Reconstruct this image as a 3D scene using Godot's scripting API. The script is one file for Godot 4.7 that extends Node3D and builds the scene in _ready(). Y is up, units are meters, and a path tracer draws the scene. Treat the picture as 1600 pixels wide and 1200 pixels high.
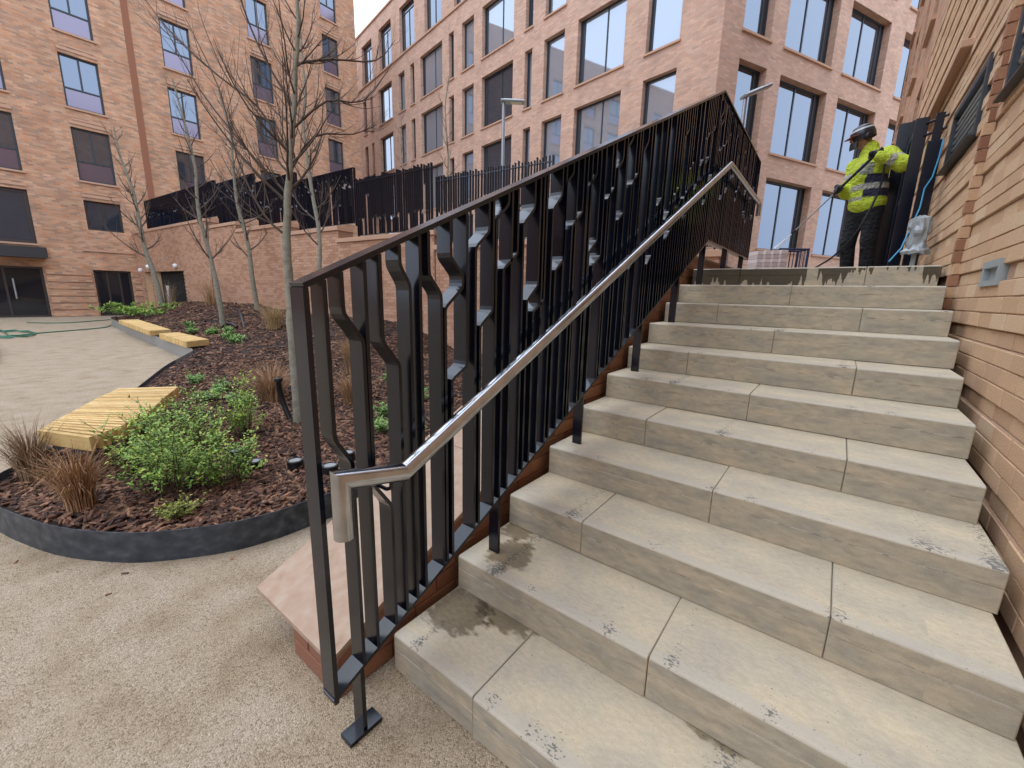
extends Node3D

# ------------------------------------------------------------------ mesh builder
class MB:
	var v := PackedVector3Array()
	var n := PackedVector3Array()
	var uv := PackedVector2Array()
	var c := PackedColorArray()
	var colored := false
	var col := Color.WHITE

	func auto_uv(p: Vector3, nn: Vector3) -> Vector2:
		var a := nn.abs()
		if a.y > 0.75:
			return Vector2(p.x, p.z)
		if a.x > a.z:
			return Vector2(p.z, -p.y)
		return Vector2(p.x, -p.y)

	func vert(p: Vector3, nn: Vector3, t: Vector2) -> void:
		v.append(p); n.append(nn); uv.append(t); c.append(col)

	# a b c d run counter-clockwise seen from outside
	func quad(a: Vector3, b: Vector3, d2: Vector3, e: Vector3) -> void:
		var nn := (d2 - a).cross(e - b).normalized()
		var ta := auto_uv(a, nn); var tb := auto_uv(b, nn); var tc := auto_uv(d2, nn); var td := auto_uv(e, nn)
		vert(a, nn, ta); vert(d2, nn, tc); vert(b, nn, tb)
		vert(a, nn, ta); vert(e, nn, td); vert(d2, nn, tc)

	func quad_uv(a: Vector3, b: Vector3, d2: Vector3, e: Vector3, ta: Vector2, tb: Vector2, tc: Vector2, td: Vector2) -> void:
		var nn := (d2 - a).cross(e - b).normalized()
		vert(a, nn, ta); vert(d2, nn, tc); vert(b, nn, tb)
		vert(a, nn, ta); vert(e, nn, td); vert(d2, nn, tc)

	func tri(a: Vector3, b: Vector3, d2: Vector3) -> void:
		var nn := (b - a).cross(d2 - a).normalized()
		vert(a, nn, auto_uv(a, nn)); vert(d2, nn, auto_uv(d2, nn)); vert(b, nn, auto_uv(b, nn))

	func smooth_quad(a: Vector3, b: Vector3, d2: Vector3, e: Vector3, na: Vector3, nb: Vector3, nc: Vector3, nd: Vector3, ta := Vector2.ZERO, tb := Vector2.RIGHT, tc := Vector2.ONE, td := Vector2.DOWN) -> void:
		vert(a, na, ta); vert(d2, nc, tc); vert(b, nb, tb)
		vert(a, na, ta); vert(e, nd, td); vert(d2, nc, tc)

	# oriented box: centre, half vectors
	func obox(o: Vector3, x: Vector3, y: Vector3, z: Vector3) -> void:
		if x.cross(y).dot(z) < 0:
			x = -x
		quad(o - x - y + z, o + x - y + z, o + x + y + z, o - x + y + z)
		quad(o + x - y - z, o - x - y - z, o - x + y - z, o + x + y - z)
		quad(o + x - y + z, o + x - y - z, o + x + y - z, o + x + y + z)
		quad(o - x - y - z, o - x - y + z, o - x + y + z, o - x + y - z)
		quad(o - x + y + z, o + x + y + z, o + x + y - z, o - x + y - z)
		quad(o - x - y - z, o + x - y - z, o + x - y + z, o - x - y + z)

	func box(lo: Vector3, hi: Vector3) -> void:
		var m := (lo + hi) / 2; var h := (hi - lo) / 2
		obox(m, Vector3(h.x, 0, 0), Vector3(0, h.y, 0), Vector3(0, 0, h.z))

	# brick / block with chamfered front edges; X along, Y up, Z outwards (unit vectors), front face at o
	func brick(o: Vector3, x: Vector3, y: Vector3, z: Vector3, l: float, h: float, d: float, ch: float) -> void:
		var a := l / 2; var b := h / 2
		var f := [o - x * (a - ch) - y * (b - ch), o + x * (a - ch) - y * (b - ch), o + x * (a - ch) + y * (b - ch), o - x * (a - ch) + y * (b - ch)]
		var g := [o - x * a - y * b - z * ch, o + x * a - y * b - z * ch, o + x * a + y * b - z * ch, o - x * a + y * b - z * ch]
		quad(f[0], f[1], f[2], f[3])
		for i in 4:
			var j := (i + 1) % 4
			quad(g[i], g[j], f[j], f[i])
			quad(g[i] - z * d, g[j] - z * d, g[j], g[i])

	# box with all edges chamfered, axes given
	func cbox(o: Vector3, x: Vector3, y: Vector3, z: Vector3, hx: float, hy: float, hz: float, ch: float) -> void:
		if x.cross(y).dot(z) < 0:
			x = -x
		for s in [1.0, -1.0]:
			var zz: Vector3 = z * s; var xx: Vector3 = x * s
			var f := []; var g := []; 
			for q in [[-1, -1], [1, -1], [1, 1], [-1, 1]]:
				f.append(o + zz * hz + xx * (hx - ch) * q[0] + y * (hy - ch) * q[1])
				g.append(o + zz * (hz - ch) + xx * hx * q[0] + y * hy * q[1])
			quad(f[0], f[1], f[2], f[3])
			for i in 4:
				quad(g[i], g[(i + 1) % 4], f[(i + 1) % 4], f[i])
		var r := []
		for s in [1.0, -1.0]:
			var l := []
			for q in [[-1, -1], [1, -1], [1, 1], [-1, 1]]:
				l.append(o + z * s * (hz - ch) + x * hx * q[0] + y * hy * q[1])
			r.append(l)
		for i in 4:
			var j := (i + 1) % 4
			quad(r[1][i], r[1][j], r[0][j], r[0][i])

	func tube(pts: Array, rad: Array, sides: int, cap := true) -> void:
		var k := pts.size()
		var t0: Vector3 = (pts[1] - pts[0]).normalized()
		var u := t0.cross(Vector3(0.31, 0.2, 0.93)).normalized()
		var rings := []; var norms := []; var along := 0.0; var lens := []
		for i in k:
			var t: Vector3 = (pts[mini(i + 1, k - 1)] - pts[maxi(i - 1, 0)]).normalized()
			u = (u - t * u.dot(t)).normalized()
			var w := t.cross(u)
			var rg := []; var nr := []
			for s in sides:
				var a := TAU * s / sides
				var dd := u * cos(a) + w * sin(a)
				nr.append(dd); rg.append(pts[i] + dd * rad[i])
			rings.append(rg); norms.append(nr)
			if i > 0:
				along += pts[i].distance_to(pts[i - 1])
			lens.append(along)
		for i in k - 1:
			for s in sides:
				var q := (s + 1) % sides
				smooth_quad(rings[i][s], rings[i][q], rings[i + 1][q], rings[i + 1][s], norms[i][s], norms[i][q], norms[i + 1][q], norms[i + 1][s],
					Vector2(float(s) / sides, lens[i]), Vector2(float(s + 1) / sides, lens[i]), Vector2(float(s + 1) / sides, lens[i + 1]), Vector2(float(s) / sides, lens[i + 1]))
		if cap:
			for s in range(1, sides - 1):
				tri(rings[0][0], rings[0][s + 1], rings[0][s])
				tri(rings[k - 1][0], rings[k - 1][s], rings[k - 1][s + 1])

	# lathe about the line base + dir, profile of Vector2(radius, height)
	func lathe(base: Vector3, dir: Vector3, prof: Array, sides: int) -> void:
		var u := dir.cross(Vector3(0.3, 0.1, 0.95)).normalized(); var w := u.cross(dir).normalized()
		for i in prof.size() - 1:
			var p: Vector2 = prof[i]; var q: Vector2 = prof[i + 1]
			var sl := Vector2(q.y - p.y, p.x - q.x).normalized()
			for s in sides:
				var a := TAU * s / sides; var b := TAU * (s + 1) / sides
				var da := u * cos(a) + w * sin(a); var db := u * cos(b) + w * sin(b)
				var na := (da * sl.x + dir * sl.y).normalized(); var nb := (db * sl.x + dir * sl.y).normalized()
				smooth_quad(base + da * p.x + dir * p.y, base + da * q.x + dir * q.y, base + db * q.x + dir * q.y, base + db * p.x + dir * p.y, na, na, nb, nb)

	func mesh(off := Vector3.ZERO) -> ArrayMesh:
		var arr := []
		arr.resize(Mesh.ARRAY_MAX)
		var vv := v
		if off != Vector3.ZERO:
			vv = v.duplicate()
			for i in vv.size():
				vv[i] -= off
		arr[Mesh.ARRAY_VERTEX] = vv; arr[Mesh.ARRAY_NORMAL] = n; arr[Mesh.ARRAY_TEX_UV] = uv
		if colored:
			arr[Mesh.ARRAY_COLOR] = c
		var m := ArrayMesh.new()
		m.add_surface_from_arrays(Mesh.PRIMITIVE_TRIANGLES, arr)
		return m

	func base() -> Vector3:
		var lo := v[0]; var hi := v[0]
		for p in v:
			lo = lo.min(p); hi = hi.max(p)
		return Vector3((lo.x + hi.x) / 2, lo.y, (lo.z + hi.z) / 2)

var rng := RandomNumberGenerator.new()
var M := {}
var cam: Camera3D
const UP := Vector3.UP
const RISE := 0.15
const GOING := 0.3374
const STAIR_W := 1.646

# ------------------------------------------------------------------ scene helpers
func S(r: float, g: float, b: float) -> Color:
	return Color(r / 255.0, g / 255.0, b / 255.0)

func LIN(r: float, g: float, b: float) -> Color:
	return S(r, g, b).srgb_to_linear()

func wpos(o: Node) -> Vector3:
	var p := Vector3.ZERO
	while o is Node3D and o != self:
		p += o.position
		o = o.get_parent()
	return p

var used := {}
func numbered(called: String) -> String:
	used[called] = used.get(called, 0) + 1
	return called if used[called] == 1 else "%s_%03d" % [called, used[called] - 1]

func thing(called: String, label: String, category: String, at: Vector3, group := "") -> Node3D:
	var o := Node3D.new()
	o.name = numbered(called)
	add_child(o)
	o.position = at
	o.set_meta("label", label); o.set_meta("category", category)
	if group:
		o.set_meta("group", group)
	return o

func obj(called: String, mb: MB, mat: Material, parent: Node = self) -> MeshInstance3D:
	var b := mb.base()
	var o := MeshInstance3D.new()
	o.name = called if parent != self else numbered(called)
	o.mesh = mb.mesh(b)
	o.mesh.surface_set_material(0, mat)
	o.position = b - (wpos(parent) if parent != self else Vector3.ZERO)
	parent.add_child(o, true)
	return o

func tag(o: Node, label: String, category: String, group := "") -> Node:
	o.set_meta("label", label); o.set_meta("category", category)
	if group:
		o.set_meta("group", group)
	return o

func structure(called: String, mb: MB, mat: Material) -> MeshInstance3D:
	var o := obj(called, mb, mat)
	o.set_meta("kind", "structure")
	return o

func to_px(p: Vector3) -> Vector3:   # x, y in a 1600 x 1200 frame, z depth; only to rank which bricks show largest
	var q := cam.transform.affine_inverse() * p
	if q.z > -0.05:
		return Vector3(-9999, -9999, -1)
	return Vector3(800 + 656.2 * q.x / -q.z, 600 - 656.2 * q.y / -q.z, -q.z)

# ------------------------------------------------------------------ textures
func noise(sd: int, freq: float, oct := 3, kind := FastNoiseLite.TYPE_SIMPLEX_SMOOTH) -> FastNoiseLite:
	var f := FastNoiseLite.new()
	f.seed = sd; f.frequency = freq; f.noise_type = kind
	f.fractal_type = FastNoiseLite.FRACTAL_FBM if oct > 1 else FastNoiseLite.FRACTAL_NONE
	f.fractal_octaves = oct
	return f

func tex(im: Image) -> ImageTexture:
	return ImageTexture.create_from_image(im)

func grey(f: FastNoiseLite, size: int, lo: float, hi: float) -> ImageTexture:
	var im := f.get_seamless_image(size, size)
	var d := im.get_data()
	for i in d.size():
		d[i] = int(lerpf(lo, hi, d[i] / 255.0))
	return tex(Image.create_from_data(size, size, false, Image.FORMAT_L8, d))

func ramp_tex(f: FastNoiseLite, size: int, cols: Array) -> ImageTexture:
	var im := f.get_seamless_image(size, size)
	var d := im.get_data()
	var lut := []
	for i in 256:
		var t := i / 255.0 * (cols.size() - 1)
		var k := mini(int(t), cols.size() - 2)
		lut.append(cols[k].lerp(cols[k + 1], t - k))
	var o := PackedByteArray(); o.resize(size * size * 3)
	for i in d.size():
		var cc: Color = lut[d[i]]
		o[i * 3] = cc.r8; o[i * 3 + 1] = cc.g8; o[i * 3 + 2] = cc.b8
	return tex(Image.create_from_data(size, size, false, Image.FORMAT_RGB8, o))

func mat(nm: String, colr: Color, rough := 0.8, metal := 0.0) -> StandardMaterial3D:
	if M.has(nm):
		return M[nm]
	var m := StandardMaterial3D.new()
	m.resource_name = nm
	m.albedo_color = colr; m.roughness = rough; m.metallic = metal
	M[nm] = m
	return m

func tri_map(m: StandardMaterial3D, scale: float, albedo: Texture2D, bump: Texture2D = null, cm := 0.2) -> void:
	m.uv1_triplanar = true; m.uv1_world_triplanar = true
	m.uv1_scale = Vector3.ONE * scale
	m.albedo_texture = albedo
	if bump:
		m.heightmap_enabled = true; m.heightmap_texture = bump; m.heightmap_scale = cm

const BRICK_PAL := [[192, 151, 122], [183, 141, 112], [200, 162, 133], [173, 135, 110], [187, 152, 126], [196, 155, 123], [165, 138, 117], [196, 144, 110]]

func far_bricks(sd: int, pale: float) -> ImageTexture:
	rng.seed = sd
	var bw := 30; var bh := 10; var nx := 36; var ny := 48
	var w := bw * nx; var h := bh * ny
	var o := PackedByteArray(); o.resize(w * h * 3)
	var nf := noise(sd, 0.012, 2); var ng := noise(sd + 5, 0.3, 2)
	for row in ny:
		var off := (row % 2) * bw / 2
		for bi in nx:
			var p0: Array = BRICK_PAL[rng.randi() % BRICK_PAL.size()]
			var p := [lerpf(p0[0], 202, pale), lerpf(p0[1], 175, pale), lerpf(p0[2], 162, pale)]  # pale mixes veiling glare into the pink office brick colour
			var k := rng.randf_range(0.95, 1.05)
			for yy in bh:
				for xx in bw:
					var x := (bi * bw + xx + off) % w; var y := row * bh + yy
					var cc := [p[0] * k, p[1] * k, p[2] * k]
					var g := 1.0 + 0.12 * ng.get_noise_2d(x, y * 2)
					if yy == bh - 1 or xx == bw - 1:
						cc = [184.0, 152.0, 128.0]
					var i := (y * w + x) * 3
					for q in 3:
						o[i + q] = clampi(int(cc[q] * g), 0, 255)
	return tex(Image.create_from_data(w, h, false, Image.FORMAT_RGB8, o))

# stone treads: u along the step, w from the nosing (0) to the next riser (1)
func tread_tex(sd: int, wet: Array) -> ImageTexture:
	var W := 900; var H := 200
	var o := PackedByteArray(); o.resize(W * H * 3)
	var n1 := noise(sd, 0.006, 3); var n2 := noise(sd + 1, 0.05, 3); var n3 := noise(sd + 2, 0.35, 2); var n4 := noise(sd + 3, 0.09, 3); var n5 := noise(sd + 4, 0.012, 2); var n6 := noise(sd + 6, 0.03, 4)
	for y in H:
		var w := y / float(H)
		for x in W:
			var a := n1.get_noise_2d(x, y * 1.6); var b := n2.get_noise_2d(x, y * 2); var f := n3.get_noise_2d(x, y * 1.5)
			var k := 1.0 + 0.09 * a + 0.06 * b + 0.055 * f
			var r := 185.0 * k; var g := (173.0 - 3 * a) * k; var bl := (150.0 - 8 * a) * k
			# grey scuffed arris and flaked patches
			var scuff := n4.get_noise_2d(x, y * 2.2)
			var edge := exp(-pow((w - 0.08) / 0.1, 2.0))
			if edge * 0.40 + n5.get_noise_2d(x * 0.8, 7) * 1.2 + scuff * 0.8 > 1.0:
				r = 116; g = 113; bl = 106
				r *= 1 + 0.1 * f; g *= 1 + 0.1 * f; bl *= 1 + 0.1 * f
			elif w < 0.13 + 0.05 * b:
				r = lerpf(r, 178, 0.5); g = lerpf(g, 172, 0.5); bl = lerpf(bl, 160, 0.5)
			if scuff > 0.70 or (f > 0.60 and b > 0.34):
				r *= 0.66; g *= 0.66; bl *= 0.68
			for q in wet:
				var dx: float = (x / float(W) - q[0]) / q[2]; var dy: float = (w - q[1]) / q[3]
				var wt: float = smoothstep(0.92, 0.62, sqrt(dx * dx + dy * dy) + 0.35 * n6.get_noise_2d(x * 0.8, y * 1.6)) * (1.0 + 0.25 * b)
				if wt > 0:
					r *= lerpf(1, q[4], wt); g *= lerpf(1, q[4] * 0.96, wt); bl *= lerpf(1, q[4] * 0.88, wt)
			var i := (y * W + x) * 3
			o[i] = clampi(int(r), 0, 255); o[i + 1] = clampi(int(g), 0, 255); o[i + 2] = clampi(int(bl), 0, 255)
	return tex(Image.create_from_data(W, H, false, Image.FORMAT_RGB8, o))

# risers: horizontal weathering streaks; soaked = water that has run down the face of the top step
func riser_tex(sd: int, soaked: bool) -> ImageTexture:
	var W := 900; var H := 96
	var o := PackedByteArray(); o.resize(W * H * 3)
	var n1 := noise(sd, 0.007, 3); var n2 := noise(sd + 1, 0.04, 3); var n3 := noise(sd + 2, 0.3, 2); var nd := noise(sd + 3, 0.035, 3)
	for y in H:
		var w := y / float(H)     # 0 top of the riser, 1 bottom
		for x in W:
			var a := n1.get_noise_2d(x, y * 3); var b := n2.get_noise_2d(x * 0.7, y * 1.4); var f := n3.get_noise_2d(x, y)
			var k := 1.0 + 0.09 * a + 0.07 * b + 0.06 * f
			var r := (170.0 + 6 * a) * k; var g := 160.0 * k; var bl := (140.0 - 6 * a) * k
			if absf(w - 0.42 - 0.01 * a) < 0.012 and b > -0.15:
				r = 205; g = 196; bl = 180
			if n2.get_noise_2d(x * 0.25 + 900, y * 0.7) > 0.42:
				r *= 0.95; g *= 0.95; bl *= 0.95
			if soaked:
				var u := x / float(W)
				var run := 0.62 + 0.9 * nd.get_noise_2d(x * 0.9, 3) - (1.6 if u > 0.53 and u < 0.575 else 0.0) - (0.75 * smoothstep(0.7, 0.8, u)) + (0.4 if u < 0.5 else 0.0)
				if u > 0.94:
					run += 0.8
				if w < run + 0.12 * b:
					r *= 0.44; g *= 0.42; bl *= 0.36
			var i := (y * W + x) * 3
			o[i] = clampi(int(r), 0, 255); o[i + 1] = clampi(int(g), 0, 255); o[i + 2] = clampi(int(bl), 0, 255)
	return tex(Image.create_from_data(W, H, false, Image.FORMAT_RGB8, o))

func wood_tex(sd: int, c0: Color, c1: Color) -> ImageTexture:
	var W := 256; var H := 256
	var o := PackedByteArray(); o.resize(W * H * 3)
	var n1 := noise(sd, 0.06, 3); var n2 := noise(sd + 1, 0.012, 2)
	for y in H:
		for x in W:
			var t := clampf(0.5 + 0.5 * n1.get_noise_2d(x * 0.06, y * 2.0) + 0.4 * n2.get_noise_2d(x, y), 0, 1)
			var cc := c0.lerp(c1, t)
			var i := (y * W + x) * 3
			o[i] = cc.r8; o[i + 1] = cc.g8; o[i + 2] = cc.b8
	return tex(Image.create_from_data(W, H, false, Image.FORMAT_RGB8, o))

func make_materials() -> void:
	var fine := grey(noise(3, 0.09, 4), 256, 205, 255)
	var fine_bump := grey(noise(4, 0.16, 4), 256, 0, 255)
	M.fine = fine; M.fine_bump = fine_bump
	# gravel: resin bound stone, 6 to 10 mm grains
	var cell := FastNoiseLite.new()
	cell.seed = 11; cell.noise_type = FastNoiseLite.TYPE_CELLULAR; cell.frequency = 0.13
	cell.cellular_return_type = FastNoiseLite.RETURN_CELL_VALUE; cell.cellular_jitter = 1.0; cell.fractal_type = FastNoiseLite.FRACTAL_NONE
	var ct := ramp_tex(cell, 768, [S(142, 130, 112), S(188, 177, 158), S(200, 190, 172), S(166, 152, 132), S(208, 199, 184), S(190, 177, 157), S(218, 211, 199)])
	var cb := FastNoiseLite.new()
	cb.seed = 11; cb.noise_type = FastNoiseLite.TYPE_CELLULAR; cb.frequency = 0.13
	cb.cellular_return_type = FastNoiseLite.RETURN_DISTANCE; cb.cellular_jitter = 1.0; cb.fractal_type = FastNoiseLite.FRACTAL_NONE
	var gr := mat("gravel", S(217, 209, 202), 0.9)
	gr.uv1_scale = Vector3(2.0, 2.0, 1)
	gr.albedo_texture = ct
	gr.heightmap_enabled = true; gr.heightmap_texture = grey(cb, 768, 255, 0); gr.heightmap_scale = 0.35
	gr.detail_enabled = true; gr.detail_blend_mode = BaseMaterial3D.BLEND_MODE_MUL; gr.detail_uv_layer = BaseMaterial3D.DETAIL_UV_2
	gr.uv2_triplanar = true; gr.uv2_world_triplanar = true; gr.uv2_scale = Vector3.ONE * 0.27
	gr.detail_albedo = ramp_tex(noise(21, 0.02, 4), 512, [S(214, 202, 184), S(240, 234, 222), S(250, 247, 240), S(255, 255, 252)])
	# far brick
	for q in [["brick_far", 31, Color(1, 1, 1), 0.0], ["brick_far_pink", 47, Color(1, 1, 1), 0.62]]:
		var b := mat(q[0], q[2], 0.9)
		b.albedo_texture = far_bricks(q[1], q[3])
		b.uv1_scale = Vector3(1 / 8.1, 1 / 3.6, 1)
		b.detail_enabled = true; b.detail_blend_mode = BaseMaterial3D.BLEND_MODE_MUL; b.detail_uv_layer = BaseMaterial3D.DETAIL_UV_2
		b.uv2_triplanar = true; b.uv2_world_triplanar = true; b.uv2_scale = Vector3.ONE * 0.11
		b.detail_albedo = ramp_tex(noise(q[1] + 9, 0.03, 4), 256, [S(222, 214, 208), S(246, 240, 236), S(255, 250, 246)])
	# near brick
	var pal := [[226, 187, 147], [222, 181, 141], [229, 192, 153], [217, 176, 137], [224, 184, 145], [214, 174, 138], [230, 196, 159], [164, 116, 88], [152, 104, 80], [176, 128, 98], [202, 156, 126], [194, 147, 117], [208, 165, 136], [186, 140, 111], [204, 160, 132]]
	for i in pal.size():
		var b := mat("brick_%d" % i, S(pal[i][0], pal[i][1], pal[i][2]), 0.92)
		tri_map(b, 5.0, fine, fine_bump, 0.16)
	M.pal = pal
	for q in [["brick_mass", 1.0]]:
		var b := mat(q[0], Color(1, 1, 1), 0.92)
		b.vertex_color_use_as_albedo = true
		tri_map(b, 5.0, fine, fine_bump, 0.16)
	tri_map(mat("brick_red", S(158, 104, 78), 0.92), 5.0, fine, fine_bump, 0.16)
	tri_map(mat("brick_brown", S(150, 104, 80), 0.92), 5.0, fine, fine_bump, 0.16)
	tri_map(mat("mortar", S(190, 156, 128), 0.95), 4.0, fine, fine_bump, 0.1)
	tri_map(mat("mortar_dark", S(158, 124, 100), 0.95), 4.0, fine, fine_bump, 0.1)
	tri_map(mat("coping", S(206, 164, 136), 0.9), 3.0, fine, fine_bump, 0.1)
	# pink flank coping
	tri_map(mat("pink_stone", S(220, 216, 206), 0.85), 1.3, ramp_tex(noise(61, 0.02, 5), 512, [S(164, 134, 116), S(184, 156, 138), S(190, 164, 146), S(196, 174, 158), S(196, 184, 172)]), fine_bump, 0.05)
	# metals
	var nv := mat("black_steel", S(12, 20, 36), 0.5); nv.metallic_specular = 0.05
	nv.clearcoat_enabled = true; nv.clearcoat = 1.0; nv.clearcoat_roughness = 0.18
	tri_map(nv, 3.0, grey(noise(71, 0.03, 4), 256, 190, 255), null)
	var ss := mat("stainless", S(208, 210, 214), 0.2, 1.0)
	tri_map(ss, 2.0, grey(noise(75, 0.02, 4), 256, 205, 255), null)
	var ed := mat("edging_steel", S(255, 255, 255), 0.45, 0.35)
	tri_map(ed, 1.2, ramp_tex(noise(73, 0.02, 5), 512, [S(38, 42, 48), S(56, 61, 68), S(74, 79, 86), S(104, 108, 112)]), null)
	mat("galvanised", S(164, 168, 168), 0.45, 0.6)
	mat("grey_plastic", S(150, 156, 156), 0.5)
	mat("white_plastic", S(225, 226, 226), 0.4)
	mat("louvre", S(58, 62, 66), 0.45, 0.3)
	mat("louvre_slat", S(168, 172, 172), 0.5, 0.1)
	mat("void", S(12, 12, 13), 0.9)
	mat("frame_dark", S(52, 57, 62), 0.5, 0.2)
	mat("frame_brown", S(60, 50, 46), 0.5, 0.2)
	mat("glass", S(160, 168, 178), 0.03, 0.55)
	mat("glass_blue", S(114, 122, 134), 0.04, 0.85)
	mat("glass_lilac", S(126, 118, 132), 0.16, 0.75)
	mat("glass_dim", S(84, 92, 106), 0.04, 0.7)
	mat("glass_dark", S(34, 34, 38), 0.05)
	mat("canopy", S(44, 42, 42), 0.5)
	# wood
	var w := mat("pine", Color(1, 1, 1), 0.65)
	tri_map(w, 2.2, wood_tex(81, S(196, 158, 98), S(224, 198, 142)), null)
	for i in 4:
		var pv := mat("pine_%d" % i, [Color(1, 1, 1), Color(0.94, 0.91, 0.86), Color(1, 0.97, 0.92), Color(0.9, 0.88, 0.84)][i], 0.65)
		tri_map(pv, 2.2, w.albedo_texture, null)
	var bk := mat("bark", Color(1, 1, 1), 0.9)
	tri_map(bk, 2.0, ramp_tex(noise(85, 0.02, 4), 256, [S(82, 78, 67), S(114, 109, 94), S(134, 128, 112), S(110, 112, 95)]), fine_bump, 0.2)
	mat("twig", S(84, 70, 60), 0.9)
	mat("mulch_soil", S(40, 26, 19), 0.95)
	var ch := mat("mulch_chip", Color(1, 1, 1), 0.85); ch.vertex_color_use_as_albedo = true
	var lf := mat("leaf", Color(1, 1, 1), 0.55); lf.vertex_color_use_as_albedo = true
	lf.backlight_enabled = true; lf.backlight = S(60, 80, 20)
	var gs := mat("dry_grass", Color(1, 1, 1), 0.8); gs.vertex_color_use_as_albedo = true
	mat("stem", S(84, 74, 50), 0.9)
	mat("black_plastic", S(24, 24, 27), 0.45)
	mat("lamp_metal", S(150, 154, 158), 0.4, 0.6)
	mat("lamp_glass", S(196, 190, 168), 0.3)
	mat("hose_green", S(44, 100, 78), 0.5)
	mat("blue_cable", S(64, 150, 190), 0.5)
	var pw := mat("plastic_wrap", S(150, 156, 160), 0.3)
	pw.metallic_specular = 0.6
	tri_map(mat("plaza_paving", S(166, 154, 136), 0.9), 1.0, fine, fine_bump, 0.1)
	mat("roof", S(90, 90, 92), 0.9)
	for i in 4:
		var wet := []
		if i == 0:
			wet = [[0.06, 0.66, 0.10, 0.45, 0.62], [0.16, 0.88, 0.10, 0.26, 0.66], [0.62, 1.0, 0.08, 0.22, 0.7]]
		elif i == 1:
			wet = [[0.10, 0.40, 0.07, 0.35, 0.68], [0.05, 0.85, 0.06, 0.3, 0.72]]
		var tm := mat("tread_%d" % i, Color(1, 1, 1), 0.85)
		tm.albedo_texture = tread_tex(101 + i * 13, wet)
		tm.heightmap_enabled = true; tm.heightmap_texture = fine_bump; tm.heightmap_scale = 0.03
	for i in 3:
		var rm := mat("riser_%d" % i, Color(1, 1, 1), 0.88 if i < 2 else 0.5)
		rm.albedo_texture = riser_tex(201 + i * 17, i == 2)

# ------------------------------------------------------------------ brick work in real geometry
# courses of bricks on a vertical plane: o = corner, ux along, nn outwards; skip(u, y) leaves openings; shown(p) keeps only what could be seen
func brick_face(parent: Node3D, o: Vector3, ux: Vector3, nn: Vector3, length: float, y0: float, y1: float, skip: Callable, out: Callable, recess_every := 0, recess := 0.0, sd := 1, tint0 := 0, tints := 7) -> Array:
	rng.seed = sd
	var res := []
	var bl := 0.225; var bh := 0.075
	var rows := int(ceil((y1 - y0) / bh))
	for r in rows:
		var yc := y0 + (r + 0.5) * bh
		if yc > y1:
			break
		var u := -bl * (0.5 if r % 2 else 0.0)
		while u < length:
			var a := maxf(u, 0.0); var b := minf(u + bl, length)
			u += bl
			if b - a < 0.05:
				continue
			var um := (a + b) / 2
			if skip.call(um, yc):
				continue
			var d := rng.randf_range(-0.002, 0.002)
			if recess_every and r % recess_every == 0:
				d -= recess
			var p := o + ux * um + UP * yc + nn * d
			res.append([p, b - a - 0.006, tint0 + rng.randi() % tints, rng.randf_range(-0.0015, 0.0015)])
	return res

func lay_bricks(parent: Node3D, list: Array, ux: Vector3, nn: Vector3, limit: int, hidden: Callable, depth := 0.09) -> void:
	var rank := []
	for i in list.size():
		var p: Vector3 = list[i][0]
		var q := to_px(p)
		var s := 0.0
		if q.z > 0 and q.x > -10 and q.x < 1610 and q.y > -10 and q.y < 1210 and not hidden.call(p):
			var view := (cam.position - p)
			s = absf(view.normalized().dot(nn)) * list[i][1] / view.length_squared()
		rank.append([s, i])
	rank.sort_custom(func(a, b): return a[0] > b[0])
	var single := {}
	for k in mini(limit, rank.size()):
		if rank[k][0] > 0:
			single[rank[k][1]] = true
	var mass := MB.new(); mass.colored = true
	var cache := {}
	var basis := Basis(ux, UP, nn)
	for i in list.size():
		var e: Array = list[i]
		if single.has(i):
			var key := "%d_%d" % [int(round(e[1] * 1000)), e[2]]
			if not cache.has(key):
				var mb := MB.new()
				mb.brick(Vector3.ZERO, Vector3.RIGHT, UP, Vector3.BACK, e[1], 0.0695, depth, 0.0025)
				var me := mb.mesh()
				me.surface_set_material(0, M["brick_%d" % e[2]])
				cache[key] = me
			var o := MeshInstance3D.new()
			o.name = "brick"
			o.mesh = cache[key]
			o.transform = Transform3D(basis, e[0] - wpos(parent))
			o.rotate_object_local(Vector3.BACK, e[3] * 2)
			parent.add_child(o, true)
		else:
			var pc: Array = M.pal[e[2]]
			mass.col = LIN(pc[0], pc[1], pc[2])
			mass.brick(e[0], ux, UP, nn, e[1], 0.0695, depth, 0.0025)
	if mass.v.size():
		var o := obj("brickwork", mass, M.brick_mass, parent)
		o.set_meta("kind", "stuff")

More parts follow.
